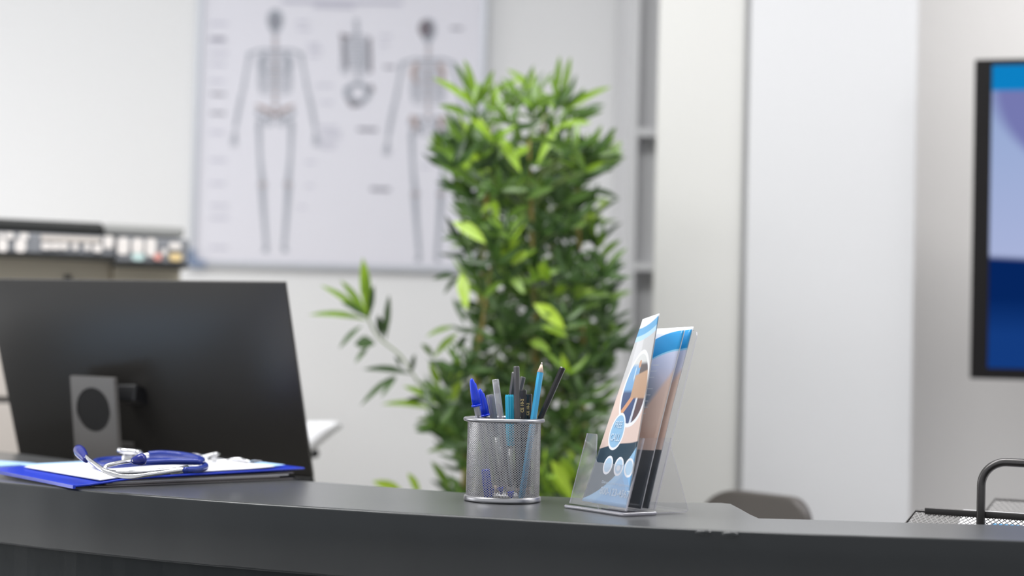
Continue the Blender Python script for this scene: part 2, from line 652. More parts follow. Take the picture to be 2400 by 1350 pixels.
def ribbon(bm, pts, wpx, n=3):
    """flat printed stroke on the poster; pts in photo pixels, width in pixels or one per point"""
    y = YP - LAYER[0]
    LAYER[0] += 0.000004
    P3 = catmull([W(p[0], p[1], y) for p in pts], n)
    k = YP / FPX
    N = len(P3)
    for i in range(N):
        pass
    ws = wpx if isinstance(wpx, (list, tuple)) else None
    L, R = [], []
    for i, p in enumerate(P3):
        t = (P3[min(i + 1, N - 1)] - P3[max(i - 1, 0)]).normalized()
        s = Vector((-t.z, 0, t.x))
        if ws:
            q = i / (N - 1) * (len(ws) - 1)
            a = int(min(q, len(ws) - 2))
            wd = ws[a] + (ws[a + 1] - ws[a]) * (q - a)
        else:
            wd = wpx
        wd *= STROKE[0]
        L.append(bm.verts.new(p + s * wd * k / 2))
        R.append(bm.verts.new(p - s * wd * k / 2))
    for i in range(N - 1):
        bm.faces.new((L[i], R[i], R[i + 1], L[i + 1]))


def blob(bm, x, y, rx, ry, n=16, hole=0.0):
    yy = YP - LAYER[0]
    LAYER[0] += 0.000004
    o_ = [bm.verts.new(W(x + rx * math.cos(2 * PI * k / n), y + ry * math.sin(2 * PI * k / n), yy)) for k in range(n)]
    if hole:
        i_ = [bm.verts.new(W(x + hole * rx * math.cos(2 * PI * k / n), y + hole * ry * math.sin(2 * PI * k / n), yy)) for k in range(n)]
        for k in range(n):
            bm.faces.new((o_[k], o_[(k + 1) % n], i_[(k + 1) % n], i_[k]))
    else:
        bm.faces.new(o_)


def skeleton(cx, top, back=False):
    """full-length printed skeleton about 570 px tall; its strokes"""
    g, d, b = bmesh.new(), bmesh.new(), bmesh.new()
    X = lambda x: cx + x
    Y = lambda y: top + y
    blob(g, X(0), Y(22), 19, 26)
    if back:
        blob(d, X(-6), Y(20), 16, 20)
    else:
        blob(d, X(-7), Y(22), 5, 5); blob(d, X(7), Y(22), 5, 5); blob(d, X(0), Y(34), 4, 4)
        ribbon(d, [(X(-9), Y(44)), (X(0), Y(46)), (X(9), Y(44))], 4)
    ribbon(g, [(X(-12), Y(40)), (X(0), Y(52)), (X(12), Y(40))], 4)
    for k in range(22):                                                   # spine
        y = 58 + k * 8
        ribbon(b if k % 2 else g, [(X(-5 + (2 if back else 0)), Y(y)), (X(5), Y(y))], 5, 1)
    for k in range(10):                                                   # ribs
        y = 102 + k * 9
        wd = 30 + 10 * math.sin(k / 9 * PI * 0.8)
        for s in (-1, 1):
            ribbon(g, [(X(0), Y(y - 4)), (X(s * wd * 0.6), Y(y - 6)), (X(s * wd), Y(y + 6)), (X(s * wd * 0.6), Y(y + 13)), (X(s * 8), Y(y + 10))], 2.2)
    for s in (-1, 1):
        ribbon(g, [(X(0), Y(96)), (X(s * 30), Y(92)), (X(s * 58), Y(100))], 4.5)
        ribbon(b if back else g, [(X(s * 26), Y(102)), (X(s * 36), Y(128)), (X(s * 22), Y(150))], [12, 10, 3])
        blob(g, X(s * 60), Y(104), 6, 6)
        ribbon(g, [(X(s * 60), Y(104)), (X(s * 68), Y(145)), (X(s * 76), Y(190))], [6, 4.5, 6])
        ribbon(g, [(X(s * 76), Y(192)), (X(s * 84), Y(235)), (X(s * 92), Y(275))], 3)
        ribbon(g, [(X(s * 79), Y(192)), (X(s * 89), Y(235)), (X(s * 95), Y(275))], 3)
        for q in range(4):
            ribbon(g, [(X(s * 93), Y(278)), (X(s * (91 + q * 3.5)), Y(300)), (X(s * (89 + q * 5)), Y(318))], 1.8)
        blob(g, X(s * 25), Y(240), 21, 14, hole=0.55)
        if back:
            ribbon(b, [(X(s * 42), Y(228)), (X(s * 30), Y(236)), (X(s * 32), Y(262))], [9, 12, 6])
        else:
            ribbon(b, [(X(s * 44), Y(222)), (X(s * 22), Y(232)), (X(s * 2), Y(246))], [5, 8, 9])
            ribbon(d, [(X(s * 16), Y(238)), (X(s * 2), Y(248))], 5)
        blob(g, X(s * 14), Y(262), 9, 9, hole=0.45)
        blob(g, X(s * 36), Y(262), 7, 7)
        blob(d, X(s * 40), Y(275), 4, 6)
        ribbon(g, [(X(s * 38), Y(264)), (X(s * 36), Y(340)), (X(s * 30), Y(402))], [9, 6, 10])
        blob(g, X(s * 30), Y(408), 10, 8)
        blob(b, X(s * 30), Y(408), 5, 6)
        ribbon(g, [(X(s * 29), Y(414)), (X(s * 25), Y(480)), (X(s * 20), Y(548))], [9, 5.5, 5])
        ribbon(g, [(X(s * 36), Y(416)), (X(s * 30), Y(480)), (X(s * 24), Y(546))], 2.4)
        ribbon(g, [(X(s * 20), Y(550)), (X(s * 24), Y(566))], [8, 11])
    a = obj('printed_skeleton', g, M_bone, pt)
    obj('printed_shading', d, M_bone_d, a)
    obj('printed_joints', b, M_bone_b, a)


skeleton(645, 25)
skeleton(1003, 47, True)
STROKE[0] = 1.0
g, d = bmesh.new(), bmesh.new()                                           # side view of trunk and pelvis between them
for k in range(16):
    ribbon(g, [(829 + k * 0.3, 48 + k * 9), (840 + k * 0.3, 48 + k * 9)], 6, 1)
for k in range(9):
    y = 90 + k * 9
    for s in (-1, 1):
        ribbon(g, [(834, y - 6), (834 + s * 24, y - 4), (834 + s * 34, y + 5), (834 + s * 16, y + 12)], 3)
ribbon(d, [(797, 82), (820, 88)], 8)
ribbon(d, [(866, 88), (868, 170)], 6)
ribbon(d, [(802, 88), (812, 160)], 5)
a = obj('printed_trunk', g, M_bone, pt)
obj('printed_shading', d, M_bone_d, a)
g, d = bmesh.new(), bmesh.new()
blob(g, 838, 218, 32, 26, hole=0.6)
ribbon(g, [(812, 205), (825, 240), (850, 245)], [16, 10, 8])
ribbon(d, [(815, 232), (828, 248), (845, 240)], 8)
ribbon(d, [(868, 200), (872, 215)], 9)
ribbon(g, [(845, 195), (860, 215), (852, 238)], 7)
a = obj('printed_pelvis', g, M_bone, pt)
obj('printed_shading', d, M_bone_d, a)
g, d = bmesh.new(), bmesh.new()
for y in (55, 125, 150, 190, 310, 375, 430, 482, 510, 580):
    ribbon(g, [(492, y), (522 + (y % 7) * 2, y + 0.8)], 5, 1)
for y in (90, 220, 265):
    ribbon(d, [(493, y), (528, y + 0.8)], 5, 1)
ribbon(g, [(492, 96), (530, 97)], 6, 1)
for y, x0, x1 in ((52, 695, 722), (68, 695, 728), (105, 720, 748), (115, 725, 755), (130, 722, 750), (200, 740, 780), (240, 750, 780), (298, 745, 790),
                  (310, 755, 800), (320, 750, 800), (335, 750, 790), (345, 750, 785), (380, 715, 740), (435, 715, 735), (485, 700, 715), (85, 890, 918), (105, 890, 910), (390, 985, 1010)):
    ribbon(g, [(x0, y), (x1, y + 0.8)], 4, 1)
ribbon(d, [(838, 303), (884, 304.5)], 7, 1)
ribbon(d, [(868, 443), (914, 444.5)], 7, 1)
ribbon(d, [(1056, 66), (1084, 67)], 5, 1)
ribbon(d, [(900, 157), (926, 158)], 5, 1)
ribbon(g, [(660, 2), (942, 8)], 9, 1)
ribbon(g, [(735, 14), (830, 17)], 7, 1)
a = obj('printed_captions', g, M_caption, pt)
obj('printed_bold_captions', d, M_caption_d, pt)

# ------------------------------------------------------------------ office copier at the left, turned a little to the right
CYAW = math.radians(19)
CK = W(430, 600, 3.42)
cp = thing('office_copier', 'beige office copier with grey key panel and dark lid behind the monitor', 'copier', (CK.x, CK.y, 0))
cvx = Vector((math.cos(CYAW), math.sin(CYAW), 0))          # along its front, to the right
cvy = Vector((-math.sin(CYAW), math.cos(CYAW), 0))         # towards its back
MC = Matrix(((cvx.x, cvy.x, 0, CK.x), (cvx.y, cvy.y, 0, CK.y), (0, 0, 1, 0), (0, 0, 0, 1)))


def cpx(px, py, dy=0.0):
    """(x, z) on the copier's front plane (moved back by dy) for photo pixel px, py"""
    d = FW + (px - 1200) / FPX * RT - (py - 675) / FPX * UP
    o_ = CK + cvy * dy
    t_ = (o_ - CAMP).dot(cvy) / d.dot(cvy)
    p = CAMP + d * t_
    return (p - CK).dot(cvx), p.z


def CB(x0, x1, y0, y1, z0, z1):
    return BX(x0, x1, y0, y1, z0, z1, M=MC)


L0 = -0.62
xs, zz = cpx(268, 640)
zc = lambda px, py, dy=0.0: cpx(px, py, dy)[1]
obj('body', CB(L0, xs, 0.05, 0.56, 0.05, zc(150, 600)), M_copier_body, cp, bevel=0.006)
obj('side_body', CB(xs + 0.001, 0.0, 0.03, 0.56, 0.05, zc(350, 620)), M_copier_body, cp, bevel=0.006)
obj('scanner_lid', CB(L0, cpx(243, 530)[0], 0.0, 0.5, zc(150, 546), zc(150, 518)), M_copier_dark, cp, bevel=0.006)
obj('lid_end', CB(cpx(244, 530)[0], 0.0, 0.0, 0.5, zc(340, 553), zc(340, 528)), M_copier_side, cp, bevel=0.006)
xq = cpx(272, 590, -0.05)[0]
obj('control_panel', CB(L0, xq, -0.05, 0.05, zc(150, 597, -.05), zc(150, 549, -.05)), M_copier_panel, cp, bevel=0.004)
obj('panel_trim', CB(L0, xq, -0.052, 0.05, zc(150, 604, -.05), zc(150, 598, -.05)), M_copier_dark, cp)
obj('keypad', CB(xq + 0.001, 0.002, -0.06, 0.05, zc(350, 616, -.06), zc(350, 557, -.06)), M_copier_panel, cp, bevel=0.004)
obj('keypad_trim', CB(xq + 0.001, 0.003, -0.062, 0.05, zc(350, 625, -.06), zc(350, 617, -.06)), M_copier_dark, cp)
obj('display', CB(cpx(96, 560, -.05)[0], cpx(236, 560, -.05)[0], -0.054, -0.05, zc(160, 566, -.05), zc(160, 554, -.05)), M_copier_pale, cp)


def key(px, py, wpx, hpx, m, dy):
    x_, z_ = cpx(px, py, dy)
    k = (CK.y - 0.1) / FPX
    bm = bmesh.new()
    w2, h2 = wpx * k / 2, hpx * k / 2
    prof = []
    r = min(w2, h2) * 0.7
    for q, (sx, sz) in enumerate(((1, 1), (-1, 1), (-1, -1), (1, -1))):
        for t in range(4):
            a = PI / 2 * q + PI / 2 * t / 3
            prof.append((sx * (w2 - r) + r * math.cos(a), sz * (h2 - r) + r * math.sin(a)))
    prism(bm, prof, 0, 0.006, MC @ Matrix(((1, 0, 0, x_), (0, 0, -1, dy + 0.001), (0, 1, 0, z_), (0, 0, 0, 1))))
    obj('key', bm, m, cp, smooth=False)


for a in ((6, 575, 22, 30), (48, 576, 24, 30), (22, 553, 20, 14), (56, 554, 20, 14), (2, 552, 12, 12), (108, 577, 22, 16), (130, 577, 20, 16),
          (150, 577, 18, 16), (176, 578, 14, 16), (204, 579, 14, 16), (228, 582, 22, 18), (254, 568, 22, 30)):
    key(a[0], a[1], a[2], a[3], M_key, -0.05)
for a in ((288, 577, 26, 40, M_key), (322, 577, 26, 36, M_key), (353, 580, 24, 42, M_key), (410, 577, 28, 16, M_key), (385, 591, 12, 14, M_key),
          (323, 602, 28, 18, M_key_g), (369, 602, 18, 16, M_key_r), (411, 603, 28, 18, M_key_y)):
    key(*a, -0.06)
obj('tray_slot', CB(cpx(155, 650)[0], cpx(172, 650)[0], 0.045, 0.06, zc(160, 660), zc(160, 644)), M_copier_dark, cp)
obj('drawer', CB(L0 + 0.01, -0.01, 0.022, 0.029, 0.75, zc(15, 946)), M_copier_pale, cp, bevel=0.003)
obj('drawer', CB(L0 + 0.01, -0.01, 0.022, 0.029, zc(15, 932), zc(15, 720)), M_copier_pale, cp, bevel=0.003)
obj('drawer_gap', CB(L0 + 0.01, -0.01, 0.026, 0.0295, zc(15, 946), zc(15, 932)), M_copier_dark, cp)
obj('drawer', CB(L0 + 0.01, -0.01, 0.022, 0.029, 0.40, 0.74), M_copier_pale, cp, bevel=0.003)

# ------------------------------------------------------------------ bamboo plant
YV = 3.25
pc = W(1225, 1100, YV)
bp = thing('potted_bamboo', 'tall leafy bamboo plant with yellow canes standing between poster and closet', 'plant', (pc.x, YV, 0))
bm = bmesh.new()
lathe(bm, [(0.001, 0), (0.13, 0), (0.14, 0.02), (0.175, 0.36), (0.18, 0.38), (0.165, 0.38), (0.16, 0.34), (0.001, 0.34)], 40, cx=pc.x, cy=YV)
obj('pot', bm, M_pot, bp, smooth=True)
bm = bmesh.new()
lathe(bm, [(0.001, 0.345), (0.158, 0.345), (0.158, 0.33)], 32, cx=pc.x, cy=YV)
obj('soil', bm, M_soil, bp)


def leaf(bm, lay, a, b, wd, tone, sag=0.12, roll=None):
    """lance-shaped leaf from a to b, folded along its midrib"""
    a, b = Vector(a), Vector(b)
    d = b - a
    L = d.length
    t = d.normalized()
    ref = Vector((random.uniform(-.5, .5), -1, random.uniform(-.2, .9))) if roll is None else roll
    s = t.cross(ref)
    if s.length < 0.05:
        s = t.cross(Vector((0, 0, 1)))
    s.normalize()
    n = s.cross(t).normalized()
    prof = (0.10, 0.62, 1.0, 0.92, 0.62, 0.0)
    NS = len(prof) - 1
    rows = []
    for i, p in enumerate(prof):
        q = i / NS
        c_ = a + d * q + Vector((0, 0, 1)) * (math.sin(q * PI) * sag * L)
        h = wd / 2 * p
        if p == 0:
            rows.append([bm.verts.new(c_)])
        else:
            rows.append([bm.verts.new(c_ - s * h + n * h * 0.25), bm.verts.new(c_), bm.verts.new(c_ + s * h + n * h * 0.25)])
    for A, B in zip(rows, rows[1:]):
        if len(B) == 3:
            fs = [bm.faces.new((A[0], A[1], B[1], B[0])), bm.faces.new((A[1], A[2], B[2], B[1]))]
        else:
            fs = [bm.faces.new((A[0], A[1], B[0])), bm.faces.new((A[1], A[2], B[0]))]
        for f in fs:
            f.smooth = True
    for R_ in rows:
        for v_ in R_:
            v_[lay] = tone


def new_foliage():
    bm = bmesh.new()
    return bm, bm.verts.layers.float.new('tone')


outline = [(1090, 235), (1150, 260), (1210, 225), (1300, 215), (1345, 260), (1400, 340), (1430, 395), (1400, 450), (1370, 500), (1405, 590), (1440, 660),
           (1435, 760), (1440, 850), (1405, 930), (1400, 1010), (1380, 1080), (1350, 1190), (1060, 1190), (1070, 1080), (1020, 1000), (1030, 930), (1075, 860), (1110, 790),
           (1095, 700), (1085, 600), (1075, 540), (1100, 480), (1060, 420), (1040, 370), (1085, 320)]


def inside(x, y, poly):
    c_ = False
    j = len(poly) - 1
    for i in range(len(poly)):
        if (poly[i][1] > y) != (poly[j][1] > y) and x < (poly[j][0] - poly[i][0]) * (y - poly[i][1]) / (poly[j][1] - poly[i][1]) + poly[i][0]:
            c_ = not c_
        j = i
    return c_


canes = [((-0.05, 0.02), (1150, 300), 3.20), ((0.03, -0.03), (1240, 330), 3.12), ((0.0, 0.06), (1275, 260), 3.28), ((0.07, 0.02), (1350, 400), 3.24), ((-0.08, -0.04), (1160, 560), 3.15), ((0.06, 0.06), (1290, 520), 3.32)]
cane_pts, fol = [], []
for (dx, dy), (tx, ty), yy in canes:
    base = Vector((pc.x + dx, YV + dy, 0.34))
    tip = W(tx, ty, yy)
    mid = base.lerp(tip, 0.55) + Vector((dx * 0.5, dy * 0.3, 0))
    P3 = catmull([base, mid, tip], 14)
    cane_pts.append(P3)
    bm = bmesh.new()
    rs = []
    for i in range(len(P3)):
        r = 0.0085 * (1 - 0.8 * i / len(P3))
        rs.append(r * (1.22 if i % 4 == 0 else 1.0))
    tube(bm, P3, rs, 10)
    co = obj('cane', bm, M_cane, bp, smooth=True)
    fol.append((co, *new_foliage(), bmesh.new()))


def add_sprig(px, py, y, n, tone0, ln=(60, 95), up=0.0):
    """leaves fanning from one node of a twig, twig running back to the nearest cane"""
    p = W(px, py, y)
    best = min(range(len(cane_pts)), key=lambda k: min((q - p).length for q in cane_pts[k]) + random.uniform(0, 0.05))
    q = min(cane_pts[best], key=lambda c_: (c_ + Vector((0, 0, 0.06)) - p).length)
    co, bm, lay, tw = fol[best]
    tube(tw, catmull([q, q.lerp(p, 0.5) + Vector((0, 0, 0.012)), p], 3), 0.0013, 5)
    axis = (p - q)
    axis.z += 0.04
    axis.normalize()
    for k in range(n):
        a = 2 * PI * k / n + random.uniform(-.4, .4)
        side = Vector((math.cos(a), math.sin(a) * 0.8, random.uniform(-.75, .75) + up))
        d = (axis * 0.55 + side).normalized()
        L = random.uniform(*ln) * y / FPX
        t = min(1.0, max(0.0, tone0 + random.gauss(0, 0.16)))
        leaf(bm, lay, p - d * 0.004, p + d * L, random.uniform(0.0088, 0.0140), t, random.uniform(-0.16, 0.12))


cnt = 0
while cnt < 430:
    x, y = random.uniform(1000, 1460), random.uniform(200, 1190)
    if not inside(x, y, outline):
        continue
    if y < 330 and random.random() < 0.55:
        continue
    cnt += 1
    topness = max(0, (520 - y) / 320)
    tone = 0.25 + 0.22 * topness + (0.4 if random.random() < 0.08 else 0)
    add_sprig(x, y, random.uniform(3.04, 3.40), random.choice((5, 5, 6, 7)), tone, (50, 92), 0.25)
for (x, y) in ((1115, 250), (1155, 262), (1250, 235), (1315, 240), (1300, 262), (1390, 380), (1410, 392), (1060, 372), (1075, 400)):
    add_sprig(x, y, random.uniform(3.12, 3.25), 4, 0.62, (55, 85), 0.9)

LV = [  # base x, y, tip x, y, width px, tone, depth
    (1118, 240, 1087, 138, 17, .72, 3.2), (1110, 240, 1066, 147, 14, .5, 3.24), (1125, 240, 1158, 164, 16, .7, 3.2), (1112, 250, 1013, 182, 16, .8, 3.18),
    (1140, 235, 1228, 183, 15, .8, 3.2), (1105, 275, 1027, 247, 18, .65, 3.16), (1262, 225, 1187, 162, 16, .75, 3.2), (1270, 260, 1243, 180, 22, .8, 3.16),
    (1303, 235, 1312, 130, 16, .68, 3.2), (1318, 238, 1338, 132, 15, .7, 3.22), (1330, 258, 1433, 203, 15, .8, 3.2), (1322, 275, 1366, 256, 16, .4, 3.2),
    (1300, 300, 1388, 288, 16, .8, 3.16), (1378, 375, 1411, 292, 17, .68, 3.2), (1396, 380, 1445, 298, 17, .62, 3.18), (1408, 392, 1468, 368, 14, .55, 3.2),
    (1392, 410, 1438, 398, 14, .3, 3.22), (1372, 447, 1452, 465, 16, .15, 3.2), (1395, 505, 1453, 466, 10, .3, 3.24), (1040, 358, 1010, 308, 16, .6, 3.2),
    (1100, 378, 1018, 357, 24, .55, 3.14), (1115, 432, 1020, 380, 28, .5, 3.12), (1092, 293, 1048, 324, 13, .1, 3.2), (1158, 312, 1222, 406, 26, .85, 3.08),
    (1311, 296, 1258, 388, 20, .8, 3.1), (1148, 350, 1096, 382, 22, .95, 3.08), (1240, 345, 1205, 370, 22, .8, 3.1), (1288, 340, 1300, 270, 14, .6, 3.12),
    (1070, 645, 1014, 655, 15, .25, 3.2), (1075, 650, 1040, 690, 13, .15, 3.22), (1080, 642, 1094, 728, 30, .95, 3.1), (1062, 700, 1090, 762, 16, .2, 3.2),
    (1062, 520, 1140, 572, 30, .92, 3.08), (1155, 468, 1166, 520, 20, .85, 3.1), (1128, 500, 1152, 480, 14, .9, 3.1), (1175, 600, 1215, 560, 30, .9, 3.06),
    (1200, 620, 1238, 590, 22, .9, 3.06), (1252, 712, 1325, 772, 32, .98, 3.05), (1270, 765, 1330, 790, 22, .85, 3.06), (1288, 660, 1262, 618, 26, .85, 3.06),
    (1240, 800, 1290, 822, 22, .75, 3.08), (1190, 640, 1230, 690, 22, .7, 3.08), (1300, 690, 1335, 660, 22, .8, 3.1), (1350, 700, 1375, 640, 24, .75, 3.1),
    (1400, 612, 1456, 562, 18, .6, 3.2), (1405, 660, 1452, 640, 16, .4, 3.2), (1395, 560, 1380, 505, 15, .6, 3.2), (1400, 700, 1450, 720, 16, .3, 3.2),
    (1405, 740, 1458, 790, 14, .3, 3.2), (1400, 820, 1450, 850, 16, .4, 3.2), (1390, 940, 1430, 975, 15, .4, 3.2), (1385, 1000, 1440, 990, 13, .5, 3.2),
    (1016, 838, 987, 806, 14, .55, 3.2), (1016, 838, 1074, 780, 16, .75, 3.16), (1066, 766, 998, 790, 12, .7, 3.18), (1096, 788, 1066, 824, 16, .15, 3.2),
    (1030, 912, 1006, 848, 18, .8, 3.14), (1066, 940, 1074, 842, 28, .95, 3.08), (1030, 950, 944, 905, 18, .75, 3.16), (1018, 960, 893, 948, 15, .8, 3.2),
    (1000, 940, 950, 938, 14, .2, 3.2), (1030, 990, 975, 985, 14, .5, 3.2), (1060, 1020, 990, 1005, 15, .5, 3.2), (1080, 1050, 1000, 1060, 15, .6, 3.2),
    (1340, 1165, 1290, 1078, 30, .98, 3.02), (1352, 1130, 1312, 1076, 24, .9, 3.04), (1350, 1180, 1290, 1120, 26, .9, 3.04), (1300, 1180, 1262, 1110, 20, .7, 3.06),
    (950, 1160, 872, 1128, 24, .98, 3.1), (985, 1165, 955, 1108, 18, .9, 3.1), (1060, 1160, 1010, 1080, 20, .6, 3.1), (1080, 1130, 1030, 1130, 16, .5, 3.1),
    (1100, 1110, 1060, 1060, 20, .6, 3.1), (1110, 1000, 1060, 990, 18, .5, 3.1), (1150, 420, 1120, 470, 22, .4, 3.06), (1230, 470, 1300, 440, 18, .45, 3.06),
    (1330, 430, 1400, 390, 22, .42, 3.08), (1320, 480, 1390, 450, 20, .4, 3.1), (1180, 520, 1240, 480, 18, .5, 3.06), (1130, 700, 1180, 660, 18, .6, 3.06),
]
co, bm0, lay0, tw0 = fol[1]
for a in LV:
    leaf(bm0, lay0, W(a[0], a[1], a[6]), W(a[2], a[3], a[6] - 0.03), a[4] * a[6] / FPX, a[5], 0.07, roll=Vector((random.uniform(-.25, .25), -1, random.uniform(-.1, .3))))
for co, bm, lay, tw in fol:
    tg = obj('twigs', tw, M_twig, co, smooth=True)
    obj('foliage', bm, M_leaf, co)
# lone side branch reaching left
bm = bmesh.new()
SP = catmull([W(1180, 1070, 3.2), W(1080, 990, 3.18), W(985, 900, 3.17), W(940, 835, 3.16), W(886, 790, 3.16), W(862, 745, 3.15)], 6)
tube(bm, SP, 0.0017, 6)
sb = obj('side_branch', bm, M_twig, bp, smooth=True)
bm, lay = new_foliage()
for a in ((862, 745, 850, 603, 26, .85), (862, 745, 797, 656, 17, .7), (862, 745, 750, 668, 15, .75), (860, 750, 723, 738, 15, .7), (862, 745, 798, 708, 14, .3),
          (864, 745, 876, 668, 16, .25), (858, 720, 862, 640, 20, .8), (903, 797, 912, 690, 16, .22), (895, 790, 886, 738, 20, .1), (847, 764, 794, 818, 13, .25), (832, 806, 880, 806, 30, .22),
          (862, 815, 832, 852, 12, .3), (963, 876, 850, 866, 16, .15), (963, 875, 972, 830, 12, .12), (940, 860, 925, 835, 10, .2), (927, 880, 844, 952, 14, .3), (929, 884, 893, 932, 13, .3),
          (990, 905, 1010, 960, 16, .2)):
    leaf(bm, lay, W(a[0], a[1], 3.15), W(a[2], a[3], 3.12), a[4] * 3.15 / FPX, a[5], 0.06, roll=Vector((0.1, -1, 0.15)))
obj('foliage', bm, M_leaf, sb)

# ------------------------------------------------------------------ white chair behind the monitor
wc = thing('desk_chair', 'white shell chair mostly hidden behind the monitor, its corner showing', 'chair', (-0.58, 3.25, 0))
yw = math.radians(-6)


def Sshell(u, v):
    """tub-shaped back whose upper rim flares out into a lip"""
    z = 0.56 + v * 0.575
    half = 0.175 + 0.095 * max(0.0, (z - 1.045) / 0.09) ** 1.2 if z > 1.045 else 0.15 + 0.025 * (z - 0.56) / 0.485
    x = (2 * u - 1) * half
    return Vector((-0.585 + x * math.cos(yw), 3.2 + x * math.sin(yw) - 0.06 * (2 * u - 1) ** 2 + 0.05 * v, z + 0.008 * (2 * u - 1) ** 2))


sheet('backrest', Sshell, M_whiteplastic, 20, 40, wc, 0.02)
obj('seat', BX(-0.79, -0.37, 2.74, 3.17, 0.42, 0.47), M_whiteplastic, wc, bevel=0.015)
bm = bmesh.new()
tube(bm, [(-0.58, 2.96, 0.09), (-0.58, 2.96, 0.42)], 0.025, 16)
obj('column', bm, M_blackplastic, wc, smooth=False)
for k in range(5):
    a = 2 * PI * k / 5
    bm = bmesh.new()
    tube(bm, [(-0.58, 2.96, 0.10), (-0.58 + 0.27 * math.cos(a), 2.96 + 0.27 * math.sin(a), 0.05)], [0.02, 0.014], 8)
    obj('foot', bm, M_blackplastic, wc)
bm = bmesh.new()
q = W(742, 1062, 3.19)
tube(bm, catmull([(-0.46, 3.24, 0.62), (-0.44, 3.235, 0.9), (q.x - 0.035, 3.21, q.z - 0.025), q], 4), 0.0085, 8)
obj('support_bar', bm, M_blackplastic, wc, smooth=True)

# ------------------------------------------------------------------ dark chair at the right
dc0 = W(1775, 1200, 2.95)
dch = thing('office_chair', 'dark taupe chair with rounded backrest rising behind the counter', 'chair', (dc0.x, 2.95, 0))
ya = math.radians(55)
dv = Vector((math.cos(ya), -math.sin(ya), 0))
dn_ = Vector((-math.sin(ya), -math.cos(ya), 0))
tl_, tr_ = W(1642, 1142, 3.06), W(1898, 1160, 2.84)
dv = (tr_ - tl_)
dv.z = 0
BWd = dv.length
dv.normalize()
dn_ = Vector((dv.y, -dv.x, 0))
bm = bmesh.new()
ztp = tl_.z + 0.003
prof = []
r1, r2 = 0.075, 0.045
hh = 0.36
for t in range(9):
    a = PI - PI / 2 * t / 8
    prof.append((r1 * 1.35 + r1 * 1.35 * math.cos(a), hh - r1 + r1 * math.sin(a)))
for t in range(9):
    a = PI / 2 - PI / 2 * t / 8
    prof.append((BWd - r2 + r2 * math.cos(a), hh - r2 + r2 * math.sin(a)))
prof += [(BWd - 0.03, 0), (0.04, 0)]
Mch = Matrix.Identity(4)
nn_ = Vector((0, 0, 1)).cross(dv) * -1
og = Vector((tl_.x, tl_.y, ztp - hh))
yax = Vector((0, 0, 1))
zax = dv.cross(yax)
for i in range(3):
    Mch[i][0], Mch[i][1], Mch[i][2], Mch[i][3] = dv[i], yax[i], zax[i], og[i]
prism(bm, prof, -0.012, 0.024, Mch)
obj('backrest', bm, M_chair, dch, bevel=0.006, segs=3)
cc = og + dv * BWd * 0.5 - zax * 0.26
bm = bmesh.new()
lathe(bm, [(0.001, 0.45), (0.19, 0.45), (0.21, 0.47), (0.20, 0.50), (0.001, 0.51)], 32, cx=cc.x, cy=cc.y)
obj('seat', bm, M_chair, dch, smooth=True)
bm = bmesh.new()
bb = og + dv * BWd * 0.5
tube(bm, catmull([bb + Vector((0, 0, 0.12)) - zax * 0.02, bb - zax * 0.02 + Vector((0, 0, -0.12)), Vector((bb.x, bb.y, 0.5)) - zax * 0.06, Vector((cc.x, cc.y, 0.46))], 5), 0.016, 10)
obj('back_support', bm, M_blackplastic, dch, smooth=True)
bm = bmesh.new()
tube(bm, [(cc.x, cc.y, 0.08), (cc.x, cc.y, 0.45)], 0.025, 14)
obj('column', bm, M_blackplastic, dch)
for k in range(5):
    a = 2 * PI * k / 5
    bm = bmesh.new()
    tube(bm, [(cc.x, cc.y, 0.10), (cc.x + 0.26 * math.cos(a), cc.y + 0.26 * math.sin(a), 0.04)], [0.02, 0.013], 8)
    obj('foot', bm, M_blackplastic, dch)

# ------------------------------------------------------------------ reception counter
ZC = 1.10
fr_px = [(0, 1130), (475, 1170), (1060, 1208), (1710, 1244), (2400, 1268)]
front = [G(x, y, ZC) for x, y in fr_px]
dl = (front[0] - front[1]).normalized()
front = [front[0] + dl * 0.9 + Vector((0, 0.24, 0)), front[0] + dl * 0.45 + Vector((0, 0.07, 0))] + front + [front[-1] + Vector((0.35, -0.01, 0)), front[-1] + Vector((0.8, -0.005, 0))]
bk_px = [(0, 1058), (35, 1062), (165, 1078), (735, 1129), (1090, 1155), (1340, 1166), (1560, 1178), (1690, 1178.5), (1712, 1181), (1735, 1193), (1758, 1206), (1778, 1215), (1900, 1218), (2050, 1223), (2400, 1232)]
back = [G(x, y, ZC) for x, y in bk_px]
back = [back[0] + Vector((-0.75, 0.62, 0))] + back + [back[-1] + Vector((0.8, 0, 0))]
fs = catmull(front, 16)
bs = []
for i, p in enumerate(back):
    bs.append(p)
ctr = thing('reception_counter', 'charcoal painted reception counter with thick curved top across the foreground', 'counter', (0, 2.0, 0))


def wob(x, s):
    return (math.sin(x * 31 + s) + 0.6 * math.sin(x * 83 + 2 * s) + 0.4 * math.sin(x * 167 + s * 3)) * 0.0007


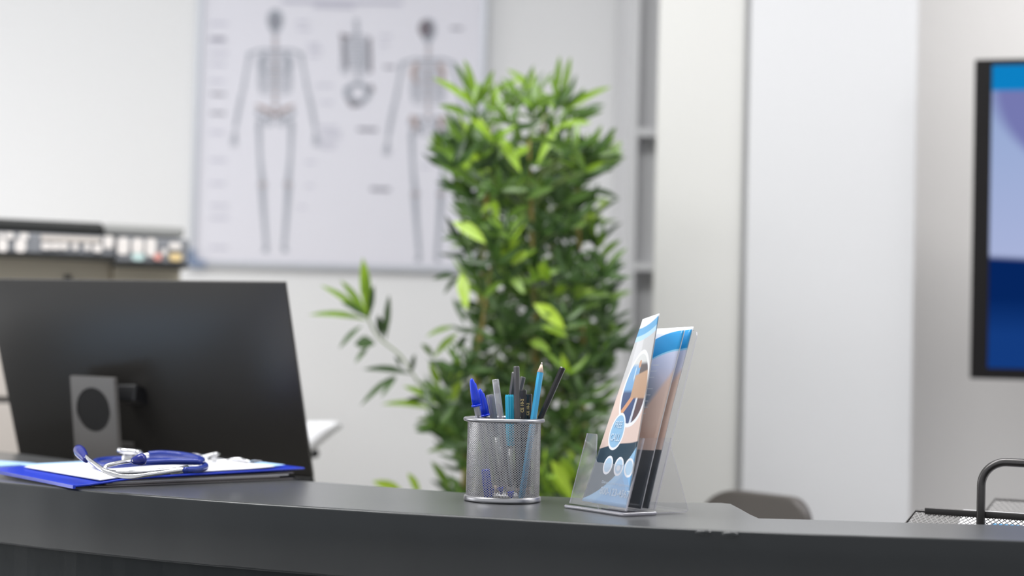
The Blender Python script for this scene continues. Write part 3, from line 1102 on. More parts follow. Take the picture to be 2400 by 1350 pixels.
def slab(bm, fl, bl, z0, z1, r=0.004):
    """solid between a front and a back line, rounded front edge with slight hand-made wobble"""
    prof_f = [(0.0, z0 + r), (0.0, z1 - r)] + [(r - r * math.cos(a), z1 - r + r * math.sin(a)) for a in (PI / 8, PI / 4, 3 * PI / 8, PI / 2)]
    cols = []
    for p in fl:
        wv_ = wob(p.x, 1.3)
        col_ = [bm.verts.new((p.x, p.y + 0.006, z0))]
        for dy, z in prof_f:
            col_.append(bm.verts.new((p.x, p.y + dy + wv_ * (0.5 if z < z1 - r else 1.0), z + (wob(p.x, 4.0) * 0.8 if z < z0 + 0.02 else 0))))
        cols.append(col_)
    for A, B in zip(cols, cols[1:]):
        for a, b, c_, d_ in zip(A, A[1:], B[1:], B):
            f = bm.faces.new((a, d_, c_, b))
            f.smooth = True
    top_b = [bm.verts.new((p.x, p.y, z1)) for p in bl]
    bot_b = [bm.verts.new((p.x, p.y, z0)) for p in bl]
    bm.faces.new([c_[-1] for c_ in cols] + top_b[::-1])
    bm.faces.new([c_[0] for c_ in cols][::-1] + bot_b)
    for i in range(len(bl) - 1):
        bm.faces.new((top_b[i], bot_b[i], bot_b[i + 1], top_b[i + 1])[::-1])
    bm.faces.new([c_ for c_ in cols[0]] + [top_b[0], bot_b[0]])
    bm.faces.new([c_ for c_ in cols[-1]][::-1] + [bot_b[-1], top_b[-1]])
    bmesh.ops.recalc_face_normals(bm, faces=bm.faces[:])


bm = bmesh.new()
slab(bm, fs, bs, ZC - 0.078, ZC)
obj('worktop', bm, M_counter, ctr)
bm = bmesh.new()
f2 = [Vector((p.x, p.y + 0.016, 0)) for p in fs]
lo = []
for p in f2:
    lo.append([bm.verts.new((p.x, p.y + wob(p.x, 2), 0)), bm.verts.new((p.x, p.y + wob(p.x, 2), ZC - 0.079)), bm.verts.new((p.x, p.y + 0.04, ZC - 0.079)), bm.verts.new((p.x, p.y + 0.04, 0))])
for A, B in zip(lo, lo[1:]):
    for k in range(4):
        bm.faces.new((A[k], B[k], B[(k + 1) % 4], A[(k + 1) % 4]))
bm.faces.new(lo[0]); bm.faces.new(lo[-1][::-1])
bmesh.ops.recalc_face_normals(bm, faces=bm.faces[:])
obj('front_panel', bm, M_counter_f, ctr, smooth=False)
for px_ in (1650, 1712):                                                   # two paint runs hanging on the edge
    q = G(px_, 1236 + (px_ - 1560) * 0.066, ZC)
    bm = bmesh.new()
    bmesh.ops.create_uvsphere(bm, u_segments=16, v_segments=10, radius=1)
    for v_ in bm.verts:
        v_.co = Vector((q.x + v_.co.x * 0.009, q.y + 0.0035 + v_.co.y * 0.005, ZC - 0.0030 + v_.co.z * 0.0030))
    obj('paint_run', bm, M_counter, ctr, smooth=True)

# lower desk behind the counter
ZD = 0.75
dk = thing('reception_desk', 'lower work desk hidden behind the reception counter', 'desk', (-0.3, 2.6, 0))
bm = bmesh.new()
dpoly = [(p.x, p.y + 0.075) for p in fs[12::8] if p.x < 1.0]
dpoly += [(1.0, 1.87), (1.0, 2.5), (0.12, 2.5), (0.12, 3.0), (dpoly[0][0], 3.0)]
prism(bm, dpoly, ZD - 0.03, 0.03)
obj('desktop', bm, M_desk, dk)
for x_, y0_, y1_ in ((-0.98, 2.6, 2.95), (0.06, 2.3, 2.95), (0.93, 2.0, 2.45)):
    obj('leg', BX(x_, x_ + 0.03, y0_, y1_, 0, ZD - 0.03), M_desk, dk)

# ------------------------------------------------------------------ monitor
my = math.radians(21)
mt = math.radians(20)
e1 = Vector((math.cos(my), -math.sin(my), 0))
nb = Vector((-math.sin(my), -math.cos(my), 0))          # towards the viewer, level
e2 = (Vector((0, 0, 1)) * math.cos(mt) + nb * math.sin(mt)).normalized()   # up along the panel
n3 = e1.cross(e2).normalized()                           # out of the rear
if n3.dot(nb) < 0:
    n3 = -n3
TR = Vector((-0.3386, 2.52, 1.3729))
MW_, MH_ = 0.54, 0.345
mo = TR - e1 * MW_ - e2 * MH_
Mm = Matrix.Identity(4)
for i in range(3):
    Mm[i][0], Mm[i][1], Mm[i][2], Mm[i][3] = e1[i], e2[i], n3[i], mo[i]
mn = thing('computer_monitor', 'dark grey computer monitor seen from behind on a slotted stand', 'monitor', (mo + e1 * MW_ / 2) * 1.0)
mn.location.z = ZD
chin = 0.032
bm = bmesh.new()                                                            # gently pillowed rear shell
NX, NY = 40, 28
gf = [[bm.verts.new(Mm @ Vector((MW_ * i / NX, chin + (MH_ - chin) * j / NY,
      -0.006 + 0.009 * (1 - abs(2 * i / NX - 1) ** 4) * (1 - abs(2 * j / NY - 1) ** 4)))) for i in range(NX + 1)] for j in range(NY + 1)]
gb_ = [[bm.verts.new(Mm @ Vector((MW_ * i / NX, chin + (MH_ - chin) * j / NY, -0.0120))) for i in range(NX + 1)] for j in range(NY + 1)]
for j in range(NY):
    for i in range(NX):
        bm.faces.new((gf[j][i], gf[j][i + 1], gf[j + 1][i + 1], gf[j + 1][i]))
        bm.faces.new((gb_[j][i], gb_[j + 1][i], gb_[j + 1][i + 1], gb_[j][i + 1]))
for i in range(NX):
    bm.faces.new((gf[0][i + 1], gf[0][i], gb_[0][i], gb_[0][i + 1]))
    bm.faces.new((gf[NY][i], gf[NY][i + 1], gb_[NY][i + 1], gb_[NY][i]))
for j in range(NY):
    bm.faces.new((gf[j][0], gf[j + 1][0], gb_[j + 1][0], gb_[j][0]))
    bm.faces.new((gf[j + 1][NX], gf[j][NX], gb_[j][NX], gb_[j + 1][NX]))
obj('rear_shell', bm, M_monitor, mn, bevel=0.0008, segs=2)
obj('lower_edge', BX(0, MW_, 0, chin - 0.0005, -0.012, -0.002, M=Mm), M_chin, mn, bevel=0.002)
obj('screen', BX(0.006, MW_ - 0.006, 0.02, MH_ - 0.006, -0.0135, -0.0125, M=Mm), M_screen_off, mn)
# stand plate with oval cable hole
YS = 2.645
pA, pB = W(164, 881, YS + 0.03), W(266, 884, YS - 0.035)
sd = pB - pA
sd.z = 0
sw = sd.length
sd.normalize()
sn = Vector((sd.y, -sd.x, 0))
tilt_s = math.radians(7)
sup = (Vector((0, 0, 1)) * math.cos(tilt_s) - sn * -math.sin(tilt_s)).normalized()
sH = (pA.z - ZD - 0.01) / sup.z
so = pA - sup * sH
Ms = Matrix.Identity(4)
sz_ = sd.cross(sup)
for i in range(3):
    Ms[i][0], Ms[i][1], Ms[i][2], Ms[i][3] = sd[i], sup[i], sz_[i], so[i]
bm = bmesh.new()
hc = (sw * 0.49, sH - 0.051)
hrx, hry = sw * 0.385, 0.0345
n = 32
r = 0.004
inner = [(hc[0] + hrx * math.cos(2 * PI * k / n + PI / 4), hc[1] + hry * math.sin(2 * PI * k / n + PI / 4)) for k in range(n)]
outer = []
for k in range(n):                                                           # outline points matched to the hole points
    a = 2 * PI * k / n + PI / 4
    dx, dy = math.cos(a), math.sin(a)
    side = k // (n // 4)
    f_ = (k % (n // 4)) / (n // 4)
    y0_, y1_ = 0.0, sH
    if side == 0:
        outer.append((sw + (0 - sw) * f_, y1_))
    elif side == 1:
        outer.append((0, y1_ + (y0_ - y1_) * f_))
    elif side == 2:
        outer.append((sw * f_, y0_))
    else:
        outer.append((sw, y0_ + (y1_ - y0_) * f_))
th_ = 0.007
rings = []
for z_, pts_ in ((0, outer), (0, inner), (-th_, inner), (-th_, outer)):
    rings.append([bm.verts.new(Ms @ Vector((p[0], p[1], z_))) for p in pts_])
for A, B in ((rings[0], rings[1]), (rings[1], rings[2]), (rings[2], rings[3]), (rings[3], rings[0])):
    for k in range(n):
        bm.faces.new((A[k], A[(k + 1) % n], B[(k + 1) % n], B[k]))
bmesh.ops.recalc_face_normals(bm, faces=bm.faces[:])
st = obj('stand', bm, M_stand, mn, bevel=0.0015)
bm = bmesh.new()
lathe(bm, [(0.001, -0.0008), (1, -0.0008), (1, -0.004), (0.001, -0.004)], 32)
for v_ in bm.verts:
    v_.co = Ms @ Vector((hc[0] + v_.co.x * hrx * 0.995, hc[1] + v_.co.y * hry * 0.995, v_.co.z))
obj('cable_hole_fill', bm, M_matblack, st)  # dark disc fills the hole in place of the dim view through it
# arm from stand to panel
pa = W(268, 928, YS - 0.01)
pm = Mm @ Vector((0, 0, 0))
# hit the panel plane behind the arm's right end
q0 = W(325, 930, 2.6)
dray = (q0 - CAMP).normalized()
tt = (mo - CAMP).dot(n3) / dray.dot(n3)
pe = CAMP + dray * tt
ad = (pe - pa).normalized()
pa = pa - sz_ * 0.028
ad = (pe - pa).normalized()
Ma = frame(pa - ad * 0.01, sup, ad)
aL = (pe - pa).length + 0.01
obj('arm', BX(-0.014, 0.014, -0.018, 0.018, 0, aL, M=Ma), M_blackplastic, mn, bevel=0.004)
q1 = W(298, 1042, 2.5)
dr = (W(298, 1042, 2.6) - CAMP).normalized()
qq = CAMP + dr * ((mo - CAMP).dot(n3) / dr.dot(n3))
Mb_ = frame(qq, e1, n3)
obj('port_cover', BX(-0.014, 0.014, -0.005, 0.005, -0.001, 0.004, M=Mb_), M_stand, mn, bevel=0.001)
bm = bmesh.new()
cfoot = so + sd * sw / 2
prism(bm, [(cfoot.x - 0.10, cfoot.y - 0.07), (cfoot.x + 0.12, cfoot.y - 0.07), (cfoot.x + 0.12, cfoot.y + 0.15), (cfoot.x - 0.10, cfoot.y + 0.15)], ZD, 0.011)
obj('stand_base', bm, M_stand, mn, bevel=0.004)

# ------------------------------------------------------------------ folders and papers under the stethoscope
P1 = G(177, 1146, 1.1005)
yf = math.radians(43)
f1 = Vector((math.cos(yf), math.sin(yf), 0))
f2_ = Vector((-math.sin(yf), math.cos(yf), 0))


def plate(bm, o_, L, Wd, z0f, th, x0=0.0, y0=0.0, n=18, rot=0.0):
    """bent board: top height z0f(s, t) over its length s and width t (metres from corner)"""
    ca, sa = math.cos(rot), math.sin(rot)
    g0, g1 = [], []
    nt_ = 8
    for i in range(n + 1):
        r0, r1 = [], []
        for j in range(nt_ + 1):
            s, t = x0 + L * i / n, y0 + Wd * j / nt_
            ls, lt = L * i / n, Wd * j / nt_
            s, t = x0 + ls * ca - lt * sa, y0 + ls * sa + lt * ca
            p = o_ + f1 * s + f2_ * t
            z = z0f(s, t)
            r1.append(bm.verts.new((p.x, p.y, z)))
            r0.append(bm.verts.new((p.x, p.y, z - th)))
        g0.append(r0)
        g1.append(r1)
    for i in range(n):
        for j in range(nt_):
            bm.faces.new((g1[i][j], g1[i + 1][j], g1[i + 1][j + 1], g1[i][j + 1]))
            bm.faces.new((g0[i][j], g0[i][j + 1], g0[i + 1][j + 1], g0[i + 1][j]))
    for i in range(n):
        bm.faces.new((g0[i][0], g0[i + 1][0], g1[i + 1][0], g1[i][0]))
        bm.faces.new((g0[i + 1][nt_], g0[i][nt_], g1[i][nt_], g1[i + 1][nt_]))
    for j in range(nt_):
        bm.faces.new((g0[0][j + 1], g0[0][j], g1[0][j], g1[0][j + 1]))
        bm.faces.new((g0[n][j], g0[n][j + 1], g1[n][j + 1], g1[n][j]))
    bmesh.ops.recalc_face_normals(bm, faces=bm.faces[:])


bm = bmesh.new()
kf = thing('black_folder', 'thin black folder at the bottom of the paper stack under the stethoscope', 'folder', P1 + f1 * 0.15 + f2_ * 0.1)
plate(bm, P1, 0.318, 0.235, lambda s, t: ZC + 0.0013, 0.0011, x0=0.024, y0=0.004)
obj('lower_cover', bm, M_blackfold, kf)
bm = bmesh.new()
plate(bm, P1, 0.308, 0.233, lambda s, t: ZC + 0.0034, 0.0010, x0=0.026, y0=0.006)
obj('upper_cover', bm, M_blackfold, kf)
bm = bmesh.new()
plate(bm, P1, 0.300, 0.225, lambda s, t: ZC + 0.0023, 0.0009, x0=0.028, y0=0.003)
obj('page_edge', bm, M_sleeve, kf)


def zblue(s, t):
    k = min(1, max(0, (s + 0.002) / 0.10))
    k = k * k * (3 - 2 * k)
    b = 0.0052 + 0.005 * max(0, t) / 0.238
    return ZC + b + (0.0125 - b) * k + 0.0038 * max(0, (s - 0.1) / 0.22)


for k, (z_, L_, x_, mm_) in enumerate(((0.0052, 0.262, 0.044, M_sleeve), (0.0069, 0.268, 0.054, M_paper), (0.0086, 0.266, 0.066, M_sleeve))):
    bm = bmesh.new()
    plate(bm, P1, L_, 0.216, (lambda z_: lambda s, t: ZC + z_ + 0.2 * max(0, zblue(s, t) - ZC - 0.0125) * (z_ / 0.0045))(z_), 0.0014, x0=x_, y0=0.003 + 0.002 * k)
    o = obj('document_sleeve', bm, mm_)
    tag(o, ('lowest grey document sleeve, just above the black folder', 'white document stack between the two grey sleeves', 'upper grey document sleeve, just under the blue folder')[k],
        'document sleeve', 'document sleeves between the folders')
bf = thing('blue_clip_folder', 'royal blue clip folder with chrome clip, under the stethoscope and papers', 'folder', P1)
bm = bmesh.new()
plate(bm, P1, 0.345, 0.238, zblue, 0.0026)
obj('board', bm, M_bluefold, bf, bevel=0.0008)
bm = bmesh.new()
plate(bm, P1, 0.0035, 0.238, lambda s, t: ZC + 0.0052 + 0.005 * max(0, t) / 0.238, 0.0044, x0=-0.0036)
obj('spine', bm, M_bluefold, bf, bevel=0.0006)


def zsheet(off):
    return lambda s, t: zblue(s, t) + off + 0.0025 * max(0, (s - 0.24) / 0.08) ** 2


bm = bmesh.new()
plate(bm, P1, 0.272, 0.228, zsheet(0.0014), 0.0008, x0=0.050, y0=0.014)
o = obj('light_blue_form', bm, M_bluepaper)
tag(o, 'light blue form clipped on the blue folder under the white sheet', 'paper')
bm = bmesh.new()
plate(bm, P1, 0.262, 0.200, zsheet(0.0026), 0.0010, x0=0.036, y0=0.004)
o = obj('white_sheet', bm, M_paper)
tag(o, 'white sheet on the blue folder directly under the stethoscope', 'paper')
bm = bmesh.new()
sc_ = G(60, 1092, ZC + 0.004)
oo = sc_ - f1 * 0.16 - f2_ * 0.03
plate(bm, oo, 0.21, 0.297, lambda s, t: ZC + 0.004, 0.0035, n=8, rot=0.35)
o = obj('light_blue_folder', bm, M_bluepaper)
tag(o, 'light blue card folder on the counter left of the blue clip folder', 'folder')

# chrome lever clip at the far right short side
cz_ = lambda s, t: P1 + f1 * s + f2_ * t + Vector((0, 0, 0))
clp = bmesh.new()


def cpnt(s, t, h):
    p = P1 + f1 * s + f2_ * t
    return Vector((p.x, p.y, zblue(s, t) + 0.004 + h))


t0, t1 = 0.065, 0.185
tube(clp, catmull([cpnt(0.300, t0, 0.001), cpnt(0.282, t0 + 0.004, 0.006), cpnt(0.262, t0 + 0.02, 0.002), cpnt(0.262, t0 + 0.045, 0.003), cpnt(0.285, t0 + 0.055, 0.009),
                   cpnt(0.285, t1 - 0.055, 0.009), cpnt(0.262, t1 - 0.045, 0.003), cpnt(0.262, t1 - 0.02, 0.002), cpnt(0.282, t1 - 0.004, 0.006), cpnt(0.300, t1, 0.001)], 5), 0.0019, 8)
clip = obj('clip', clp, M_chrome, bf, smooth=True)
bm = bmesh.new()
plate(bm, P1, 0.026, 0.118, lambda s, t: zblue(s, t) + 0.0075 - abs(s - 0.307) * 0.12, 0.0012, x0=0.294, y0=0.066, n=6)
obj('clip_plate', bm, M_chrome, clip)

# ------------------------------------------------------------------ stethoscope
sth = thing('stethoscope', 'navy blue stethoscope with chrome ear tubes coiled on the white sheet', 'stethoscope', G(350, 1100, ZC + 0.02))
ZS = ZC + 0.018


def St(px, py, h=0.0):
    """point on the paper seen at (px, py + its height)"""
    p = G(px, py, ZS)
    return p + Vector((0, 0, h))


bm = bmesh.new()
tr = [W(349, 1065, 2.27), W(372, 1063, 2.275), W(400, 1064, 2.275), W(430, 1067, 2.27), W(456, 1072, 2.25), W(473, 1078, 2.22), W(466, 1082, 2.19), W(440, 1082, 2.185), W(400, 1082, 2.18),
      W(350, 1084, 2.18), W(300, 1088, 2.18), W(255, 1091, 2.20), W(229, 1089, 2.23), W(224, 1084, 2.28), W(250, 1079, 2.32), W(290, 1076, 2.34), W(345, 1074, 2.35), W(400, 1075, 2.34), W(440, 1078, 2.31),
      W(470, 1085, 2.26), W(482, 1093, 2.20), W(472, 1099, 2.15), W(455, 1101, 2.12), W(434, 1102, 2.10)]
pts = catmull(tr, 7)
for p in pts:
    p.z = max(p.z, ZC + 0.0215)
tube(bm, pts, 0.0042, 14)
obj('rubber_tubing', bm, M_bluetube, sth, smooth=True)
bm = bmesh.new()
A1 = catmull([W(438, 1100, 2.108), W(400, 1105, 2.095), W(350, 1112, 2.075), W(310, 1117, 2.065), W(275, 1114, 2.065), W(245, 1103, 2.07), W(222, 1088, 2.09), W(205, 1074, 2.12), W(198, 1066, 2.14)], 6)
tube(bm, A1, 0.0029, 12)
b1 = obj('ear_tube', bm, M_chrome, sth, smooth=True)
bm = bmesh.new()
A2 = catmull([W(438, 1099, 2.12), W(400, 1101, 2.12), W(350, 1105, 2.125), W(300, 1107, 2.125), W(262, 1106, 2.12), W(246, 1101, 2.115), W(250, 1092, 2.12), W(272, 1086, 2.12), W(300, 1081, 2.11), W(315, 1079, 2.10)], 6)
tube(bm, A2, 0.0026, 12)
b2 = obj('ear_tube', bm, M_chrome, sth, smooth=True)
bm = bmesh.new()
tube(bm, [W(440, 1099, 2.112), W(420, 1102.5, 2.104), W(398, 1105.5, 2.096)], [0.0048, 0.0046, 0.0036], 14)
obj('binaural_joint', bm, M_chrome, sth, smooth=True)


def eartip(a, b, parent):
    a, b = Vector(a), Vector(b)
    L = (b - a).length
    bm = bmesh.new()
    tube(bm, [a.lerp(b, t) for t in (0, .12, .3, .5, .7, .86, .96, 1)], [.0034, .0044, .0057, .0069, .0075, .0066, .0042, .0010], 18)
    obj('eartip', bm, M_eartip, parent, smooth=True)


eartip(W(203, 1079, 2.118), W(181, 1050, 2.175), b1)
eartip(W(309, 1080, 2.104), W(342, 1075, 2.10), b2)
# chest piece: bell below, diaphragm above
ch = W(303, 1079, 2.30)
bm = bmesh.new()
z0 = ZC + 0.0182
lathe(bm, [(0.0005, z0), (0.0105, z0), (0.0115, z0 + 0.002), (0.0098, z0 + 0.004), (0.0098, z0 + 0.010), (0.0085, z0 + 0.012)], 32, cx=ch.x, cy=ch.y)
cb = obj('bell', bm, M_chrome, sth, smooth=True)
bm = bmesh.new()
Mh = Matrix.Translation(Vector((ch.x, ch.y, z0 + 0.0135))) @ Matrix.Rotation(math.radians(5), 4, 'Y')
lathe(bm, [(0.0005, -0.002), (0.008, -0.002), (0.011, 0.0), (0.0165, 0.001), (0.0172, 0.004), (0.0165, 0.0068), (0.013, 0.0076), (0.0005, 0.0078)], 40, M=Mh)
obj('diaphragm', bm, M_chrome, sth, smooth=True)
bm = bmesh.new()
tube(bm, [Vector((ch.x, ch.y, z0 + 0.009)), Vector((ch.x + 0.013, ch.y - 0.004, z0 + 0.0095)), pts[0] + Vector((0.004, 0, 0))], [0.0042, 0.0042, 0.0028], 12)
obj('stem', bm, M_chrome, sth, smooth=True)

# ------------------------------------------------------------------ wire mesh pen cup
CC = G(1177, 1174, ZC)
CH = 0.099
cup = thing('pen_cup', 'round silver wire mesh pen cup standing on the counter', 'pen holder', CC)
cR = 0.0446
bm = bmesh.new()
diamond(bm, lambda s, t: Vector((CC.x + (cR + 0.0004 * math.sin(9 * s)) * math.cos(2 * PI * s), CC.y + cR * math.sin(2 * PI * s), ZC + 0.007 + t * (CH - 0.009))), 152, 64, 0.00029)
obj('mesh_wall', bm, M_wire, cup)
bm = bmesh.new()
tube(bm, [Vector((CC.x + 0.0472 * math.cos(2 * PI * k / 64), CC.y + 0.0472 * math.sin(2 * PI * k / 64), ZC + CH)) for k in range(64)], 0.0027, 12, closed=True)
obj('rim', bm, M_steel, cup, smooth=True)
bm = bmesh.new()
lathe(bm, [(0.0005, 0.0012), (0.044, 0.0012), (0.0465, 0.0), (0.0472, 0.002), (0.0468, 0.006), (0.0452, 0.0075), (0.0440, 0.0072), (0.0440, 0.0035), (0.0005, 0.0030)], 64, M=Matrix.Translation(Vector((CC.x, CC.y, ZC))))
obj('base_ring', bm, M_steel, cup, smooth=True)


# pens: each from a bottom point to a top point
def cuppt(px, y_off, h):
    """inside the cup: x given by photo column, y offset from cup axis, height above counter"""
    Y = CC.y + y_off
    # solve pixel row for that height
    a, b = W(px, 900, Y), W(px, 1200, Y)
    t = (ZC + h - a.z) / (b.z - a.z)
    return a.lerp(b, t)


def toppt(px, py, y_off):
    return W(px, py, CC.y + y_off)


GP = 'pens and pencils in the mesh cup'


def sixbody(bm, a, b, r, phase=0.0, seg=6, r2=None):
    tube(bm, [a, b], [r, r2 or r], seg, phase=phase)


def dirr(a, b): return (b - a).normalized()


def pencil(bot, top, r, m, label, tip_up=False, core=M_graphite, phase=0.3, endcol=None):
    d = dirr(bot, top)
    L = (top - bot).length
    t = thing('pencil', label, 'pencil', bot, GP)
    tipL = 0.0125
    bm = bmesh.new()
    if tip_up:
        sixbody(bm, bot, top - d * tipL, r, phase)
    else:
        sixbody(bm, bot + d * tipL, top - d * 0.0012, r, phase)
        tube(bm, [top - d * 0.0012, top], [r, r * 0.72], 6, phase=phase)
    obj('barrel', bm, m, t)
    bm = bmesh.new()
    if tip_up:
        tube(bm, [top - d * tipL, top - d * 0.003], [r * 0.99, r * 0.3], 12)
    else:
        tube(bm, [bot + d * tipL, bot + d * 0.003], [r * 0.99, r * 0.3], 12)
    obj('sharpened_tip', bm, M_wood, t, smooth=True)
    bm = bmesh.new()
    if tip_up:
        tube(bm, [top - d * 0.003, top], [r * 0.3, r * 0.12], 10)
    else:
        tube(bm, [bot + d * 0.003, bot], [r * 0.3, r * 0.12], 10)
    obj('lead', bm, core, t, smooth=True)
    return t


def capped_pen(bot, top, label):
    """clear ballpoint with a tapered blue cap on its upper end"""
    d = dirr(bot, top)
    t = thing('ballpoint_pen', label, 'pen', bot, GP)
    cap = 0.0345
    c0 = top - d * cap
    bm = bmesh.new()
    tube(bm, [bot, c0 + d * 0.006], 0.0039, 6, phase=0.2)
    obj('barrel', bm, M_clearpen, t)
    bm = bmesh.new()
    tube(bm, [bot + d * 0.004, c0], 0.0016, 8)
    obj('ink_tube', bm, M_ink, t)
    bm = bmesh.new()
    tube(bm, [c0, c0 + d * 0.0022], 0.0060, 20)
    tube(bm, [c0 + d * 0.0022] + [c0 + d * (cap * q) for q in (0.3, 0.55, 0.78, 0.92, 0.985, 1)], [0.0050, 0.0048, 0.0043, 0.0036, 0.0026, 0.0014, 0.0004], 20)
    s = (d.cross(Vector((0, 1, 0))) * -0.8 + Vector((0, 0.6, 0))).normalized()
    cpo = obj('cap', bm, M_bluecap, t, smooth=True)
    bm = bmesh.new()
    tube(bm, [c0 + s * 0.0055 + d * 0.001, c0 + s * 0.0058 + d * 0.012, c0 + s * 0.0044 + d * 0.028], [0.0012, 0.0012, 0.0008], 8)
    obj('pocket_clip', bm, M_bluecap, cpo, smooth=True)
    bm = bmesh.new()
    tube(bm, [bot, bot - d * 0.004, bot - d * 0.010], [0.0034, 0.0030, 0.0008], 12)
    obj('nib', bm, M_bluecap, t, smooth=True)


capped_pen(cuppt(1152, -0.008, 0.016), toppt(1105, 887, -0.019), 'foremost clear ballpoint pen with blue cap, leftmost in the cup')
capped_pen(cuppt(1172, 0.010, 0.016), toppt(1124, 911, 0.004), 'second clear ballpoint with blue cap, just right of the foremost one')

# grey ribbed fibre pen with a blue plug near the bottom
def fibre_pen(bot, top, r, mcap, mbody, label, capL=0.04, r_body=None, ridges=12):
    d = dirr(bot, top)
    t = thing('fibre_pen', label, 'pen', bot, GP)
    bm = bmesh.new()
    seg = ridges * 2
    ax = frame(top - d * capL, (1, 0, 0), d)
    prev = None
    for z_, k in ((0, 0.96), (capL - 0.002, 1.0), (capL, 0.9)):
        ring = []
        for q in range(seg):
            a = 2 * PI * q / seg
            rr = r * k * (1.0 if q % 2 else 0.9)
            ring.append(bm.verts.new(ax @ Vector((rr * math.cos(a), rr * math.sin(a), z_ + (0.0008 if (q % 2 and z_ >= capL) else 0)))))
        if prev:
            for q in range(seg):
                bm.faces.new((prev[q], prev[(q + 1) % seg], ring[(q + 1) % seg], ring[q]))
        prev = ring
    bm.faces.new(prev)
    obj('cap', bm, mcap, t)
    bm = bmesh.new()
    rb = r_body or r * 0.85
    tube(bm, [bot, bot + d * 0.01, top - d * (capL - 0.002)], [rb * 0.8, rb, rb], 16)
    obj('barrel', bm, mbody, t, smooth=True)


fibre_pen(cuppt(1186, 0.018, 0.008), toppt(1148, 926, 0.014), 0.0048, M_greycap, M_clearpen, 'grey ribbed pen end between the blue caps and the clear pen', 0.05, 0.0036)
fibre_pen(cuppt(1198, -0.006, 0.010), toppt(1194, 926, 0.000), 0.0054, M_cyancap, M_clearpen, 'cyan pen with ribbed cap, left of the tall dark grey pencil', 0.062, 0.0038)

# clear gel pen with dark plug
gb, gt = cuppt(1196, -0.022, 0.014), toppt(1161, 889, -0.014)
gd = dirr(gb, gt)
t = thing('gel_pen', 'clear gel pen with dark plug, fourth from the left in the cup', 'pen', gb, GP)
bm = bmesh.new()
tube(bm, [gb, gt - gd * 0.001, gt], [0.0042, 0.0042, 0.0036], 18)
obj('barrel', bm, M_clearpen, t, smooth=True)
bm = bmesh.new()
tube(bm, [gt - gd * 0.017, gt - gd * 0.003], 0.0030, 14)
obj('plug', bm, M_black2, t, smooth=True)
bm = bmesh.new()
tube(bm, [gb + gd * 0.005, gt - gd * 0.03], 0.0017, 10)
obj('ink_tube', bm, M_ink, t, smooth=True)
bm = bmesh.new()
tube(bm, [gb, gb - gd * 0.005, gb - gd * 0.011], [0.0042, 0.0036, 0.001], 12)
obj('nib', bm, M_bluecap, t, smooth=True)

pencil(cuppt(1168, 0.030, 0.005), toppt(1206, 872, 0.010), 0.0036, M_black2, 'dark grey pencil leaning right behind the tall upright one')
pencil(cuppt(1216, -0.013, 0.005), toppt(1210.5, 858, -0.020), 0.0038, M_black2, 'tallest upright dark grey pencil at the middle of the cup')
pencil(cuppt(1160, 0.016, 0.005), toppt(1226, 883, 0.024), 0.0036, M_black2, 'dark grey pencil end slanting behind the gold lettered pencil')
gp1b, gp1t = cuppt(1228, -0.003, 0.005), toppt(1227, 913, -0.007)
gpen1 = pencil(gp1b, gp1t, 0.0040, M_black, 'black pencil with gold lettering, shorter, right of the tall grey one')
gp2b, gp2t = cuppt(1238, 0.008, 0.005), toppt(1240.5, 923, 0.006)
gpen2 = pencil(gp2b, gp2t, 0.0037, M_black, 'shortest black gold lettered pencil, beside the sky blue pencil')
pencil(cuppt(1222, -0.026, 0.005), toppt(1270, 849, -0.012), 0.0040, M_cyan, 'sky blue pencil with its sharpened point upward', tip_up=True)
pencil(cuppt(1186, 0.006, 0.006), toppt(1319.5, 861, 0.004), 0.0038, M_black, 'black pencil leaning far right over the rim')
# short blue marker standing low inside the cup
q0_, q1_ = cuppt(1146, -0.026, 0.005), cuppt(1137, -0.026, 0.040)
bm = bmesh.new()
dq = dirr(q0_, q1_)
tube(bm, [q0_, q0_ + dq * 0.002, q1_ - dq * 0.002, q1_], [0.0048, 0.0056, 0.0056, 0.0046], 18)
o = obj('loose_pen_lid', bm, M_bluecap, smooth=True)
tag(o, 'loose blue pen lid standing low inside the mesh cup at its left', 'pen lid')


def gold_text(body, p0, p1, r, parent, frac, size):
    """lettering running up the pencil's front face"""
    d = dirr(p0, p1)
    view = (CAMP - p1)
    nrm_ = (view - d * view.dot(d)).normalized()
    s = d.cross(nrm_).normalized()
    start = p1 - d * frac
    S_ = lambda u_, v_: start + d * u_ - s * v_
    S2 = lambda u_, v_: start + d * u_ + (nrm_.cross(d)) * v_
    text_on('gold_lettering', body, size, S2, lambda a, b: nrm_, 0, 0, 1, 1, M_gold, parent, off=r + 0.0002, align='LEFT', bold=0.0001)


gold_text('CE 10-2', gp1b, gp1t, 0.0040, gpen1, 0.0277, 0.0050)
gold_text('CE 10-2', gp2b, gp2t, 0.0037, gpen2, 0.0262, 0.0046)

# ------------------------------------------------------------------ acrylic brochure holder
HR = G(1464, 1211, ZC)
hy = math.radians(54)
hu = Vector((math.cos(hy), -math.sin(hy), 0))
hb = Vector((math.sin(hy), math.cos(hy), 0))
HW = 0.104
HO = HR - hu * HW
HO.z = ZC
tl = math.tan(math.radians(16.3))


def H(x, y, z):
    """holder space: x along its front, y to its back, z up; leaning back"""
    p = HO + hu * x + hb * (y + z * tl)
    p.z = ZC + z
    return p


def acr(bm, pts, th):
    """flat panel from a loop of points, thickened"""
    n_ = (pts[1] - pts[0]).cross(pts[-1] - pts[0]).normalized()
    lo = [bm.verts.new(p) for p in pts]
    hi = [bm.verts.new(p - n_ * th) for p in pts]
    N = len(pts)
    fs_ = [bm.faces.new(lo), bm.faces.new(hi[::-1])]
    for i in range(N):
        f = bm.faces.new((lo[(i + 1) % N], lo[i], hi[i], hi[(i + 1) % N]))
        f.material_index = 1
    return fs_


